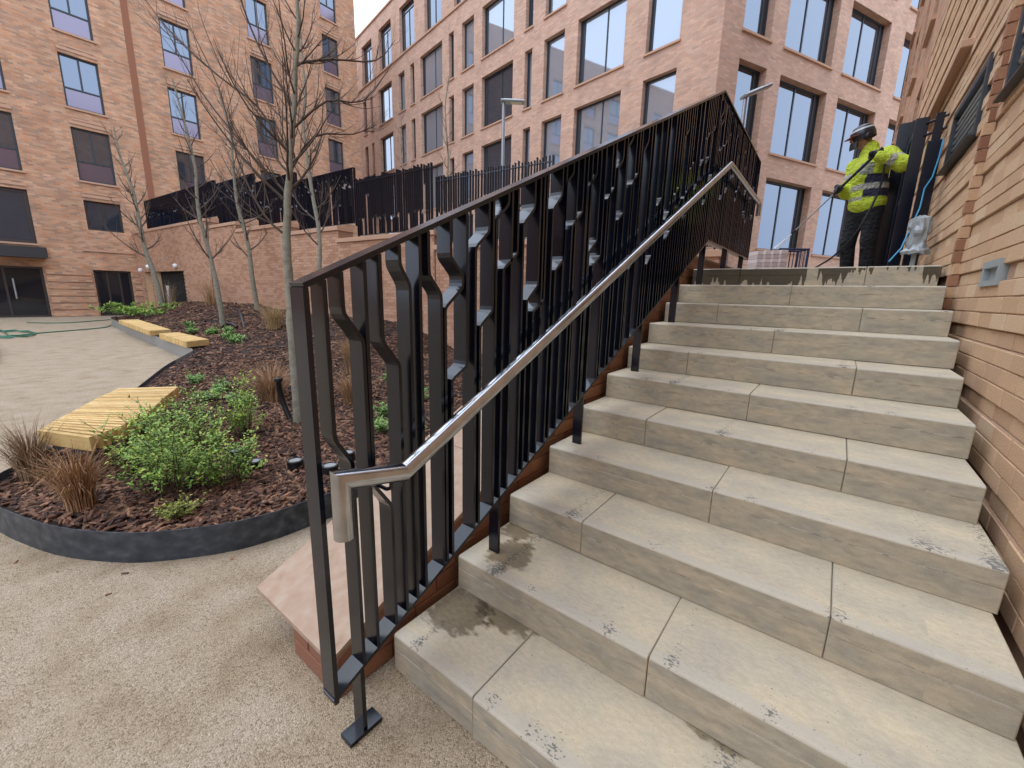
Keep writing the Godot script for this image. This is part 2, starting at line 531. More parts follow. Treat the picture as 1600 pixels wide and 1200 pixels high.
# ------------------------------------------------------------------ facades with openings
func facade(parent: Node3D, o: Vector3, ux: Vector3, nn: Vector3, w: float, h: float, wins: Array, m: Material, reveal := 0.2, part := "wall") -> void:
	var us := [0.0, w]; var vs := [0.0, h]
	for k in wins:
		us.append_array([k[0], k[1]]); vs.append_array([k[2], k[3]])
	us.sort(); vs.sort()
	var mb := MB.new()
	var P := func(u: float, v: float, d: float) -> Vector3: return o + ux * u + UP * v + nn * d
	for i in us.size() - 1:
		if us[i + 1] - us[i] < 1e-4:
			continue
		var start := -1.0
		var um: float = (us[i] + us[i + 1]) / 2
		var cur := 0.0
		for j in vs.size() - 1:
			if vs[j + 1] - vs[j] < 1e-4:
				continue
			var vm: float = (vs[j] + vs[j + 1]) / 2
			var hole := false
			for k in wins:
				if um > k[0] and um < k[1] and vm > k[2] and vm < k[3]:
					hole = true; break
			if hole:
				if start >= 0:
					_panel(mb, P, us[i], us[i + 1], start, vs[j])
				start = -1.0
			elif start < 0:
				start = vs[j]
		if start >= 0:
			_panel(mb, P, us[i], us[i + 1], start, h)
	for k in wins:
		var d := -reveal
		var q := func(u0, v0, u1, v1, flip):
			var a: Vector3 = P.call(u0, v0, 0.0); var b: Vector3 = P.call(u1, v1, 0.0); var c: Vector3 = P.call(u1, v1, d); var e: Vector3 = P.call(u0, v0, d)
			var t := [Vector2(u0, -v0), Vector2(u1, -v1), Vector2(u1 + d, -v1 - (d if v0 == v1 else 0.0)), Vector2(u0 + d, -v0 - (d if v0 == v1 else 0.0))]
			if flip:
				mb.quad_uv(a, e, c, b, t[0], t[3], t[2], t[1])
			else:
				mb.quad_uv(a, b, c, e, t[0], t[1], t[2], t[3])
		q.call(k[0], k[2], k[0], k[3], true)
		q.call(k[1], k[2], k[1], k[3], false)
		q.call(k[0], k[3], k[1], k[3], true)
		q.call(k[0], k[2], k[1], k[2], false)
	obj(part, mb, m, parent)

func _panel(mb: MB, P: Callable, u0: float, u1: float, v0: float, v1: float) -> void:
	mb.quad_uv(P.call(u0, v0, 0.0), P.call(u1, v0, 0.0), P.call(u1, v1, 0.0), P.call(u0, v1, 0.0), Vector2(u0, -v0), Vector2(u1, -v0), Vector2(u1, -v1), Vector2(u0, -v1))

# a window set back in its opening; panes = [[u0, u1, v0, v1, material], ...] as fractions of the opening
func window(parent: Node3D, o: Vector3, ux: Vector3, nn: Vector3, k: Array, depth: float, panes: Array, fr: float, frame: Material, sill: Material, lintel := false) -> void:
	var w: float = k[1] - k[0]; var h: float = k[3] - k[2]
	var O: Vector3 = o + ux * k[0] + UP * k[2] - nn * depth
	var fm := MB.new()
	# frame: four sides and the bars between the panes
	var bars := {}
	fm.obox(O + ux * (w / 2) + UP * (fr / 2) , ux * (w / 2), UP * (fr / 2), nn * 0.035)
	fm.obox(O + ux * (w / 2) + UP * (h - fr / 2), ux * (w / 2), UP * (fr / 2), nn * 0.035)
	fm.obox(O + ux * (fr / 2) + UP * (h / 2), ux * (fr / 2), UP * (h / 2 - fr), nn * 0.034)
	fm.obox(O + ux * (w - fr / 2) + UP * (h / 2), ux * (fr / 2), UP * (h / 2 - fr), nn * 0.034)
	for p in panes:
		if p[1] < 0.999:
			var key := "v%.3f_%.3f" % [p[1], p[2]]
			if not bars.has(key):
				bars[key] = 1
				fm.obox(O + ux * (w * p[1]) + UP * (h * (p[2] + p[3]) / 2), ux * (fr * 0.42), UP * (h * (p[3] - p[2]) / 2), nn * 0.033)
		if p[2] > 0.001:
			var key := "h%.3f" % p[2]
			if not bars.has(key):
				bars[key] = 1
				fm.obox(O + ux * (w / 2) + UP * (h * p[2]), ux * (w / 2 - fr), UP * (fr * 0.42), nn * 0.0345)
	var f := obj("window", fm, frame, parent)
	for p in panes:
		var g := MB.new()
		var a := Vector2(w * p[0] + fr * 0.4, h * p[2] + fr * 0.4); var b := Vector2(w * p[1] - fr * 0.4, h * p[3] - fr * 0.4)
		g.obox(O + ux * (a.x + b.x) / 2 + UP * (a.y + b.y) / 2 - nn * 0.004, ux * ((b.x - a.x) / 2), UP * ((b.y - a.y) / 2), nn * 0.008)
		obj("pane", g, p[4], f)
	if sill:
		var s := MB.new()
		s.obox(O + ux * (w / 2) - UP * 0.035 + nn * (depth / 2 + 0.02), ux * (w / 2 + 0.06), UP * 0.035, nn * (depth / 2 + 0.045))
		obj("sill", s, sill, f)
	if lintel:
		var s := MB.new()
		s.obox(O + ux * (w / 2) + UP * (h + 0.17) + nn * (depth + 0.012), ux * (w / 2 + 0.02), UP * 0.05, nn * 0.022)
		s.obox(O + ux * (w / 2) + UP * (h + 0.31) + nn * (depth + 0.006), ux * (w / 2 - 0.1), UP * 0.03, nn * 0.012)
		obj("lintel", s, M.coping, f)

func quad_part(called: String, a: Vector3, b: Vector3, c: Vector3, d: Vector3, m: Material, parent: Node) -> void:
	var mb := MB.new()
	mb.quad(a, b, c, d)
	obj(called, mb, m, parent)

# ------------------------------------------------------------------ setting
func make_world() -> void:
	cam = Camera3D.new()
	cam.name = "camera"
	add_child(cam)
	cam.position = Vector3(1.12791, 1.38045, 0.79672)
	cam.basis = Basis.from_euler(Vector3(-0.209114, 0.651907, 0.024112))
	cam.fov = 84.876
	cam.near = 0.05; cam.far = 400.0
	cam.current = true
	var e := Environment.new()
	e.background_mode = Environment.BG_SKY
	var sk := Sky.new()
	var pm := ProceduralSkyMaterial.new()
	pm.sky_top_color = S(222, 235, 255)
	pm.sky_horizon_color = S(188, 202, 224)
	pm.sky_curve = 0.25
	pm.ground_bottom_color = S(120, 112, 104)
	pm.ground_horizon_color = S(200, 198, 194)
	pm.sky_energy_multiplier = 1.3
	pm.sun_angle_max = 1.0
	sk.sky_material = pm
	e.sky = sk
	e.tonemap_mode = Environment.TONE_MAPPER_LINEAR
	e.tonemap_exposure = 1.68
	e.sdfgi_enabled = true; e.ssao_enabled = true; e.ssil_enabled = true
	var we := WorldEnvironment.new()
	we.name = "world_environment"
	we.environment = e
	add_child(we)
	var sun := DirectionalLight3D.new()
	sun.name = "sun"
	sun.light_energy = 0.15; sun.light_angular_distance = 40.0
	sun.light_color = Color(1.0, 0.98, 0.95)
	sun.shadow_enabled = true
	sun.sky_mode = DirectionalLight3D.SKY_MODE_LIGHT_ONLY
	add_child(sun)
	sun.look_at_from_position(Vector3(-8, 22, 8), Vector3.ZERO)

func wall_z(x: float) -> float:
	return -5.65 - (x + 7.733) * 0.0524

var bed := PackedVector2Array()
func lin_table(t: Array, x: float) -> float:
	if x <= t[0][0]:
		return t[0][1]
	for i in t.size() - 1:
		if x <= t[i + 1][0]:
			return lerpf(t[i][1], t[i + 1][1], (x - t[i][0]) / (t[i + 1][0] - t[i][0]))
	return t[-1][1]

func edge_z(x: float) -> float:    # path side of the planting bed
	return lin_table([[-21.0, -2.9], [-19.2, -2.43], [-15.6, -2.15], [-11.7, -1.92], [-9.06, -1.75], [-7.9, -1.6], [-6.9, -1.07], [-6.3, -0.77], [-4.4, 0.0], [-3.3, 0.62], [-2.9, 0.84], [-2.47, 0.84], [-1.88, 0.655], [-1.615, 0.5], [-1.457, 0.36], [-1.29, 0.127], [-1.22, -0.07], [-1.2, -0.3], [-1.0, -5.0]], x)

func bed_h(x: float, z: float) -> float:
	var wz := wall_z(x)
	var ez := edge_z(x)
	var top := lin_table([[-25.0, 0.45], [-20.0, 0.80], [-14.0, 0.86], [-11.7, 0.68], [-9.0, 0.72], [-7.2, 0.66], [-6.1, 0.36], [-5.5, 0.16], [-1.0, 0.14]], x)
	var low := lin_table([[-20.0, 0.21], [-8.0, 0.21], [-6.0, 0.18], [-3.0, 0.14], [-1.0, 0.13]], x)
	var t := clampf((ez - z) / maxf(ez - wz, 0.3), 0, 1)
	return lerpf(low, top, smoothstep(0.02, 0.95, t)) + 0.02 * sin(x * 3.1 + z * 2.0) * smoothstep(0.0, 0.15, t)

func make_ground() -> void:
	var g := MB.new()
	g.quad(Vector3(-90, 0, 60), Vector3(60, 0, 60), Vector3(60, 0, -70), Vector3(-90, 0, -70))
	structure("ground", g, M.gravel)
	# upper level behind the retaining wall and the landing; it climbs gently to the left
	var p := MB.new()
	var xs := [-40.0, -25.0, -17.6, -9.6, -3.3, 0.0, 1.9]
	var hs := [3.7, 3.7, 3.4, 2.6, 1.9, 1.65, 1.65]
	for i in xs.size() - 1:
		var za := wall_z(xs[i]) - 0.4; var zb := wall_z(xs[i + 1]) - 0.4
		p.quad(Vector3(xs[i], hs[i], za), Vector3(xs[i + 1], hs[i + 1], zb), Vector3(xs[i + 1], hs[i + 1], -40), Vector3(xs[i], hs[i], -40))
	p.quad(Vector3(-0.045, 1.648, -3.6), Vector3(1.9, 1.648, -3.6), Vector3(1.9, 1.648, -6.6), Vector3(-0.045, 1.648, -6.6))
	structure("plaza", p, M.plaza_paving)
	# planting bed surface
	bed_outline()
	bed = PackedVector2Array()
	for q in outline:
		bed.append(q)
	for x in [-19.9, -16.0, -12.0, -8.0, -4.0, -1.0]:
		bed.append(Vector2(x, wall_z(x)))
	var b := MB.new()
	var st := 0.16
	var x := -21.0
	while x < -1.0:
		var z := 0.9
		while z > -6.2:
			var c := [Vector2(x, z), Vector2(x + st, z), Vector2(x + st, z - st), Vector2(x, z - st)]
			var inn := true
			for q in c:
				if not Geometry2D.is_point_in_polygon(q, bed):
					inn = false
			if inn:
				var v := []
				for q in c:
					v.append(Vector3(q.x, bed_h(q.x, q.y) - 0.012, q.y))
				b.quad(v[0], v[1], v[2], v[3])
			else:
				# clip the cell to the outline
				var poly := PackedVector2Array(c)
				for piece in Geometry2D.intersect_polygons(poly, bed):
					var idx := Geometry2D.triangulate_polygon(piece)
					for k in range(0, idx.size(), 3):
						var t := []
						for j in 3:
							var q: Vector2 = piece[idx[k + j]]
							t.append(Vector3(q.x, bed_h(q.x, q.y) - 0.012, q.y))
						if (t[1] - t[0]).cross(t[2] - t[0]).y > 0:
							b.tri(t[0], t[1], t[2])
						else:
							b.tri(t[0], t[2], t[1])
			z -= st
		x += st
	structure("planting_bed_soil", b, M.mulch_soil)
	# second bed at the far left of the path
	var f := MB.new()
	var pts := []
	for i in 24:
		var a := TAU * i / 24
		pts.append(Vector3(-12.4 + 4.6 * cos(a), 0.10, 1.75 + 1.3 * sin(a)))
	for i in 24:
		f.tri(Vector3(-12.4, 0.14, 1.75), pts[(i + 1) % 24], pts[i])
		f.quad(pts[(i + 1) % 24] * Vector3(1, 0, 1), pts[i] * Vector3(1, 0, 1), pts[i], pts[(i + 1) % 24])
	structure("far_planting_bed_soil", f, M.mulch_soil)

# ------------------------------------------------------------------ steps
func make_stairs() -> void:
	var t := thing("stone_staircase", "flight of eleven worn beige stone steps climbing between black railing and brick wall", "steps", Vector3(0.82, 0, 0))
	rng.seed = 5
	for n in range(1, 12):
		var joints := [0.0, 0.395, 1.24, STAIR_W] if n % 2 else [0.0, 0.815, STAIR_W]
		joints[0] = rng.randf_range(-0.012, 0.008)
		joints[-1] = STAIR_W + rng.randf_range(-0.012, 0.004)
		for j in joints.size() - 1:
			var x0: float = joints[j] + (0.001 if j else 0.0); var x1: float = joints[j + 1] - (0.001 if j < joints.size() - 2 else 0.0)
			var zf := -(n - 1) * GOING + rng.randf_range(-0.002, 0.002)
			var y0 := (n - 1) * RISE + 0.003; var y1 := n * RISE + rng.randf_range(-0.0015, 0.0015)
			var zb := -n * GOING - 0.12
			var top := MB.new(); var front := MB.new()
			# profile from the bottom of the riser over the rounded arris to the back
			var prof := [Vector2(zf, y0), Vector2(zf, y0 + 0.083), Vector2(zf - 0.0025, y0 + 0.0845), Vector2(zf - 0.0025, y0 + 0.0865), Vector2(zf, y0 + 0.088), Vector2(zf, y1 - 0.011)]
			var rise_n := prof.size()
			for k in range(1, 6):
				var a := PI / 2 * k / 5
				prof.append(Vector2(zf - 0.011 + 0.011 * cos(a), y1 - 0.011 + 0.011 * sin(a)))
			prof.append(Vector2(zb, y1))
			var ch := 0.003
			for k in prof.size() - 1:
				var p: Vector2 = prof[k]; var q: Vector2 = prof[k + 1]
				var mb := front if k < rise_n else top
				var ta: Vector2; var tb: Vector2
				if k < rise_n:
					ta = Vector2(0, 1 - (p.y - y0) / RISE); tb = Vector2(0, 1 - (q.y - y0) / RISE)
				else:
					ta = Vector2(0, clampf((zf - p.x) / GOING, 0.004, 1.2)); tb = Vector2(0, clampf((zf - q.x) / GOING, 0.004, 1.2))
				var ua := x0 / STAIR_W + n * 0.37 * (1 if n > 2 and n < 11 else 0); var ub := x1 / STAIR_W + n * 0.37 * (1 if n > 2 and n < 11 else 0)
				mb.quad_uv(Vector3(x0 + ch, p.y, p.x), Vector3(x1 - ch, p.y, p.x), Vector3(x1 - ch, q.y, q.x), Vector3(x0 + ch, q.y, q.x), ta + Vector2(ua, 0), ta + Vector2(ub, 0), tb + Vector2(ub, 0), tb + Vector2(ua, 0))
			# chamfered ends and end faces
			for s in [0, 1]:
				var xe: float = x1 if s else x0; var xi: float = x1 - ch if s else x0 + ch
				var ins := []
				for p in prof:
					var dz: float = minf(ch, maxf(0, zf - p.x)); 
					ins.append(Vector2(p.x - (ch if p.x > zf - 0.012 else 0.0) * 0.8, p.y - (ch * 0.8 if p.y > y1 - 0.012 else 0.0)))
				for k in prof.size() - 1:
					var a := Vector3(xi, prof[k].y, prof[k].x); var b := Vector3(xi, prof[k + 1].y, prof[k + 1].x)
					var c := Vector3(xe, ins[k + 1].y, ins[k + 1].x); var d := Vector3(xe, ins[k].y, ins[k].x)
					if s:
						front.quad_uv(a, d, c, b, Vector2(x1 / STAIR_W, 0.6), Vector2(x1 / STAIR_W + 0.01, 0.6), Vector2(x1 / STAIR_W + 0.01, 0.5), Vector2(x1 / STAIR_W, 0.5))
					else:
						front.quad_uv(a, b, c, d, Vector2(x0 / STAIR_W, 0.6), Vector2(x0 / STAIR_W, 0.5), Vector2(x0 / STAIR_W + 0.01, 0.5), Vector2(x0 / STAIR_W + 0.01, 0.6))
				var e := [Vector3(xe, y0, zf - ch * 0.8), Vector3(xe, y0, zb), Vector3(xe, y1 - ch * 0.8, zb), Vector3(xe, y1 - ch * 0.8, zf - ch * 0.8)]
				var uu := [Vector2(0.1, 1), Vector2(0.4, 1), Vector2(0.4, 0), Vector2(0.1, 0)]
				if s:
					front.quad_uv(e[0], e[1], e[2], e[3], uu[0], uu[1], uu[2], uu[3])
				else:
					front.quad_uv(e[0], e[3], e[2], e[1], uu[0], uu[3], uu[2], uu[1])
			front.quad(Vector3(x0, y0, zb), Vector3(x1, y0, zb), Vector3(x1, y0, zf), Vector3(x0, y0, zf))
			front.quad(Vector3(x1, y0, zb), Vector3(x0, y0, zb), Vector3(x0, y1, zb), Vector3(x1, y1, zb))
			var tm: Material = M["tread_%d" % (n - 1 if n < 3 else 2 + n % 2)]
			var rm: Material = M.riser_2 if n == 11 else M["riser_%d" % (n % 2)]
			var base := Vector3((x0 + x1) / 2, y0, (zf + zb) / 2)
			var me := front.mesh(base)
			me.surface_set_material(0, rm)
			var me2 := top.mesh(base)
			me.add_surface_from_arrays(Mesh.PRIMITIVE_TRIANGLES, me2.surface_get_arrays(0))
			me.surface_set_material(1, tm)
			var o := MeshInstance3D.new()
			o.name = "stone_block"
			o.mesh = me
			o.position = base - t.position
			t.add_child(o, true)
			if n == 11:
				o.set_meta("label", "top step stained dark by water")
	# solid core beneath the blocks
	var core := MB.new()
	for n in range(2, 12):
		core.box(Vector3(0.03, 0.0, -11 * GOING - 0.1), Vector3(STAIR_W - 0.03, (n - 1) * RISE - 0.001 - 0.02, -(n - 1) * GOING - 0.13)) if n == 11 else core.box(Vector3(0.03, 0.0, -n * GOING - 0.13), Vector3(STAIR_W - 0.03, (n - 1) * RISE - 0.02, -(n - 1) * GOING - 0.13))
	obj("core", core, M.mortar, t)

func slab_y(z: float) -> float:
	return 0.17 + 0.4446 * (0.2 - maxf(z, -3.45))

func make_flank() -> void:
	var t := thing("flank_wall", "low brown brick wall flanking the steps with sloping pink stone coping", "wall", Vector3(-0.2, 0, -3.0))
	var body := MB.new()
	var zs := [0.192, -3.45, -6.05]
	for i in 2:
		var a: float = zs[i]; var b: float = zs[i + 1]
		var ya := slab_y(a) - 0.021; var yb := slab_y(b) - 0.021
		var X0 := -0.355; var X1 := -0.052
		body.quad(Vector3(X1, 0, a), Vector3(X1, 0, b), Vector3(X1, yb, b), Vector3(X1, ya, a))
		body.quad(Vector3(X0, 0, b), Vector3(X0, 0, a), Vector3(X0, ya, a), Vector3(X0, yb, b))
		body.quad(Vector3(X0, ya, a), Vector3(X1, ya, a), Vector3(X1, yb, b), Vector3(X0, yb, b))
	body.quad(Vector3(-0.355, 0, 0.192), Vector3(-0.052, 0, 0.192), Vector3(-0.052, slab_y(0.192) - 0.021, 0.192), Vector3(-0.355, slab_y(0.192) - 0.021, 0.192))
	obj("wall_core", body, M.brick_brown, t)
	var none := func(p): return false
	var side := brick_face(t, Vector3(-0.045, 0, 0.196), Vector3(0, 0, -1), Vector3(1, 0, 0), 6.2, 0.0, 1.8,
		func(u, y): return y + 0.04 > slab_y(0.196 - u + 0.11) - 0.015 or y < slab_y(0.196 - u) - 0.55, none, 0, 0.0, 77, 7, 3)
	var front := brick_face(t, Vector3(-0.355, 0, 0.199), Vector3(1, 0, 0), Vector3(0, 0, 1), 0.31, 0.0, 0.15, func(u, y): return y > 0.13, none, 0, 0.0, 78, 7, 3)
	lay_bricks(t, side, Vector3(0, 0, -1), Vector3(1, 0, 0), 120, none, 0.006)
	lay_bricks(t, front, Vector3(1, 0, 0), Vector3(0, 0, 1), 20, none, 0.006)
	var cuts := [0.215, -0.72, -1.66, -2.60, -3.45, -4.75, -6.05]
	for i in cuts.size() - 1:
		var s := MB.new()
		var za: float = cuts[i] - 0.002; var zb: float = cuts[i + 1] + 0.002
		var a0 := Vector3(-0.632, slab_y(za), za); var a1 := Vector3(-0.056, slab_y(za), za)
		var b0 := Vector3(-0.632, slab_y(zb), zb); var b1 := Vector3(-0.056, slab_y(zb), zb)
		var d := Vector3(0, -0.018, 0)
		s.quad(a0, a1, b1, b0); s.quad(a0 + d, b0 + d, b1 + d, a1 + d)
		s.quad(a0 + d, a1 + d, a1, a0); s.quad(b1 + d, b0 + d, b0, b1)
		s.quad(a1 + d, b1 + d, b1, a1); s.quad(b0 + d, a0 + d, a0, b0)
		obj("coping_slab", s, M.pink_stone, t)

# ------------------------------------------------------------------ railing of bent flat bars
# path of (z, y); flat bar of thickness th lying across x0..x1
func flat_bar(mb: MB, path: Array, th: float, x0: float, x1: float, at := Transform3D.IDENTITY) -> void:
	var L := []; var R := []
	var k := path.size()
	for i in k:
		var p: Vector2 = path[i]
		var d0: Vector2 = (p - path[i - 1]).normalized() if i > 0 else (path[1] - p).normalized()
		var d1: Vector2 = (path[i + 1] - p).normalized() if i < k - 1 else d0
		var m := (d0 + d1).normalized()
		var nn := Vector2(-m.y, m.x) * (th / 2 / maxf(0.4, m.dot(d0)))
		L.append(p + nn); R.append(p - nn)
	var V := func(x: float, q: Vector2) -> Vector3: return at * Vector3(x, q.y, q.x)
	for i in k - 1:
		mb.quad(V.call(x0, L[i]), V.call(x0, L[i + 1]), V.call(x1, L[i + 1]), V.call(x1, L[i]))
		mb.quad(V.call(x1, R[i]), V.call(x1, R[i + 1]), V.call(x0, R[i + 1]), V.call(x0, R[i]))
		mb.quad(V.call(x1, L[i]), V.call(x1, L[i + 1]), V.call(x1, R[i + 1]), V.call(x1, R[i]))
		mb.quad(V.call(x0, R[i]), V.call(x0, R[i + 1]), V.call(x0, L[i + 1]), V.call(x0, L[i]))
	mb.quad(V.call(x0, L[0]), V.call(x1, L[0]), V.call(x1, R[0]), V.call(x0, R[0]))
	mb.quad(V.call(x1, L[k - 1]), V.call(x0, L[k - 1]), V.call(x0, R[k - 1]), V.call(x1, R[k - 1]))

func soften(path: Array, r: float) -> Array:
	var o := [path[0]]
	for i in range(1, path.size() - 1):
		var p: Vector2 = path[i]
		var a: Vector2 = p + (path[i - 1] - p).limit_length(r); var b: Vector2 = p + (path[i + 1] - p).limit_length(r)
		o.append(a); o.append(a.lerp(p, 0.6).lerp(p.lerp(b, 0.4), 0.5)); o.append(b)
	o.append(path[-1])
	return o

func top_y(z: float) -> float:
	return 1.395 + 0.462 * (0.285 - maxf(z, -3.3))

func bot_y(z: float) -> float:
	return 0.205 + 0.467 * (0.30 - maxf(z, -3.3))

func make_railing() -> void:
	var t := thing("stair_railing", "black steel railing of kinked flat bars along the left side of the stone steps", "railing", Vector3(0.095, 0, -1.5))
	var X0 := 0.065; var X1 := 0.125
	var m: Material = M.black_steel
	var zend := -5.3
	# frame: top bar, bottom bar, end bars
	var mb := MB.new()
	flat_bar(mb, [Vector2(0.297, top_y(0.297)), Vector2(-3.3, top_y(-3.3)), Vector2(zend, top_y(-3.3) - 0.06)], 0.014, X0 - 0.003, X1 + 0.003)
	obj("top_bar", mb, m, t)
	mb = MB.new()
	flat_bar(mb, [Vector2(0.30, bot_y(0.30)), Vector2(-3.3, bot_y(-3.3)), Vector2(zend, bot_y(-3.3))], 0.012, X0 - 0.001, X1 + 0.001)
	obj("bottom_bar", mb, m, t)
	mb = MB.new()
	flat_bar(mb, [Vector2(0.292, bot_y(0.30) - 0.012), Vector2(0.292, top_y(0.292) - 0.006)], 0.014, X0 - 0.002, X1 + 0.002)
	obj("end_post", mb, m, t)
	mb = MB.new()
	flat_bar(mb, [Vector2(zend, bot_y(-4) - 0.01), Vector2(zend, top_y(-4) - 0.07)], 0.014, X0 - 0.002, X1 + 0.002)
	obj("end_post", mb, m, t)
	# bars: z above the bend, y, z below the bend, y
	var bars := [[0.244, 0.995, 0.197, 0.92], [0.198, 1.323, 0.145, 1.251], [0.131, 0.823, 0.074, 0.738], [0.083, 1.241, 0.028, 1.171], [0.017, 1.454, -0.017, 1.402],
		[-0.091, 1.433, -0.140, 1.377], [-0.257, 1.134, -0.185, 1.095],
		[-0.368, 1.593, -0.300, 1.535], [-0.392, 1.321, -0.325, 1.270], [-0.476, 1.701, -0.409, 1.641], [-0.534, 1.533, -0.450, 1.473], [-0.640, 1.714, -0.570, 1.649], [-0.678, 1.421, -0.606, 1.361], [-0.727, 1.359, -0.650, 1.315],
		[-0.839, 1.796, -0.773, 1.734], [-0.870, 1.536, -0.808, 1.489], [-0.925, 1.902, -0.870, 1.854], [-1.019, 1.758, -0.935, 1.690], [-1.055, 1.315, -0.985, 1.265], [-1.140, 1.944, -1.065, 1.878], [-1.180, 1.651, -1.108, 1.595], [-1.230, 1.583, -1.155, 1.531],
		[-1.338, 1.925, -1.273, 1.861], [-1.425, 2.08, -1.375, 2.03], [-1.470, 1.824, -1.412, 1.782], [-1.531, 2.207, -1.480, 2.16], [-1.629, 2.055, -1.556, 1.987], [-1.660, 1.587, -1.600, 1.536], [-1.748, 2.254, -1.690, 2.186]]
	var straight := [-0.056, -0.498, -0.705, -0.965, -1.095, -1.30, -1.585]
	rng.seed = 9
	var z := -1.80
	var far_k := [[-2.255, 2.31], [-2.39, 2.50], [-2.52, 2.44], [-2.636, 2.28], [-2.97, 2.65], [-2.30, 2.06]]
	while z > zend + 0.05:
		var h := top_y(z) - bot_y(z)
		if rng.randf() < 0.72:
			var y := bot_y(z) + h * rng.randf_range(0.35, 0.9)
			bars.append([z - 0.055, y, z + 0.012, y - 0.06])
		else:
			straight.append(z)
		z -= rng.randf_range(0.042, 0.056)
	for b in bars:
		mb = MB.new()
		flat_bar(mb, soften([Vector2(b[0], top_y(b[0]) - 0.008 - (0.05 if b[0] < -3.3 else 0.0)), Vector2(b[0], b[1]), Vector2(b[2], b[3]), Vector2(b[2], bot_y(b[2]) + 0.005)], 0.016), 0.011, X0, X1)
		obj("bar", mb, m, t)
	mb = MB.new()
	flat_bar(mb, soften([Vector2(-0.183, top_y(-0.183) - 0.008), Vector2(-0.183, 1.493), Vector2(-0.238, 1.44), Vector2(-0.236, 1.40), Vector2(-0.157, 1.335), Vector2(-0.157, bot_y(-0.157) + 0.005)], 0.014), 0.011, X0, X1)
	obj("bar", mb, m, t)
	for s in straight:
		mb = MB.new()
		flat_bar(mb, [Vector2(s, top_y(s) - 0.008 - (0.05 if s < -3.3 else 0.0)), Vector2(s, bot_y(s) + 0.005)], 0.011, X0, X1)
		obj("bar", mb, m, t)
	# legs standing on the ground and on the steps
	for q in [[0.205, 0.0], [-0.455, 0.30], [-1.145, 0.60], [-1.90, 0.90], [-2.58, 1.20], [-3.25, 1.50], [-4.1, 1.65], [-5.0, 1.65]]:
		mb = MB.new()
		flat_bar(mb, [Vector2(q[0], q[1]), Vector2(q[0], bot_y(q[0]) - 0.004)], 0.014, X0 + 0.008, X1 - 0.002)
		var l := obj("leg", mb, m, t)
		if q[1] == 0.0:
			var f := MB.new()
			f.cbox(Vector3(0.102, 0.0075, q[0]), Vector3.RIGHT, UP, Vector3.BACK, 0.028, 0.0075, 0.058, 0.002)
			obj("foot_plate", f, m, l)
	# handrail: mitred stainless tube on brackets
	var hr := thing("handrail", "brushed stainless steel tube handrail fixed to the black stair railing", "handrail", Vector3(0.19, 0.75, -1.5))
	var path := [Vector3(0.19, 0.752, 0.272), Vector3(0.19, 0.912, 0.272), Vector3(0.19, 0.868, 0.075), Vector3(0.19, 2.53, -3.48), Vector3(0.19, 2.50, -5.15), Vector3(0.19, 2.36, -5.15)]
	mb = MB.new()
	mitre_tube(mb, path, 0.0255, 28)
	obj("tube", mb, M.stainless, hr)
	for zz in [0.12, -0.62, -1.36, -2.1, -2.84, -3.75, -4.7]:
		var y: float = 0.868 + (0.075 - zz) * 0.4675 if zz > -3.48 else 2.52
		if zz > 0.075:
			y = 0.878
		mb = MB.new()
		mb.tube([Vector3(0.124, y - 0.055, zz), Vector3(0.165, y - 0.055, zz), Vector3(0.186, y - 0.045, zz), Vector3(0.19, y - 0.018, zz)], [0.006, 0.006, 0.006, 0.006], 8)
		obj("bracket", mb, m, hr)

func mitre_tube(mb: MB, pts: Array, r: float, sides: int) -> void:
	var d0: Vector3 = (pts[1] - pts[0]).normalized()
	var u := d0.cross(Vector3.RIGHT).normalized()
	if u.length() < 0.5:
		u = Vector3.UP
	var w := d0.cross(u)
	var ring := []
	for s in sides:
		ring.append(pts[0] + (u * cos(TAU * s / sides) + w * sin(TAU * s / sides)) * r)
	var first := ring.duplicate()
	for i in pts.size() - 1:
		var d: Vector3 = (pts[i + 1] - pts[i]).normalized()
		var pn: Vector3 = d
		if i < pts.size() - 2:
			pn = (d + (pts[i + 2] - pts[i + 1]).normalized()).normalized()
		var nx := []; var nr := []
		for p in ring:
			var k: float = (pts[i + 1] - p).dot(pn) / d.dot(pn)
			nx.append(p + d * k)
			var rel: Vector3 = p - pts[i]
			nr.append((rel - d * rel.dot(d)).normalized())
		for s in sides:
			var q := (s + 1) % sides
			mb.smooth_quad(ring[s], ring[q], nx[q], nx[s], nr[s], nr[q], nr[q], nr[s])
		ring = nx
	for s in range(1, sides - 1):
		mb.tri(first[0], first[s + 1], first[s])
		mb.tri(ring[0], ring[s], ring[s + 1])

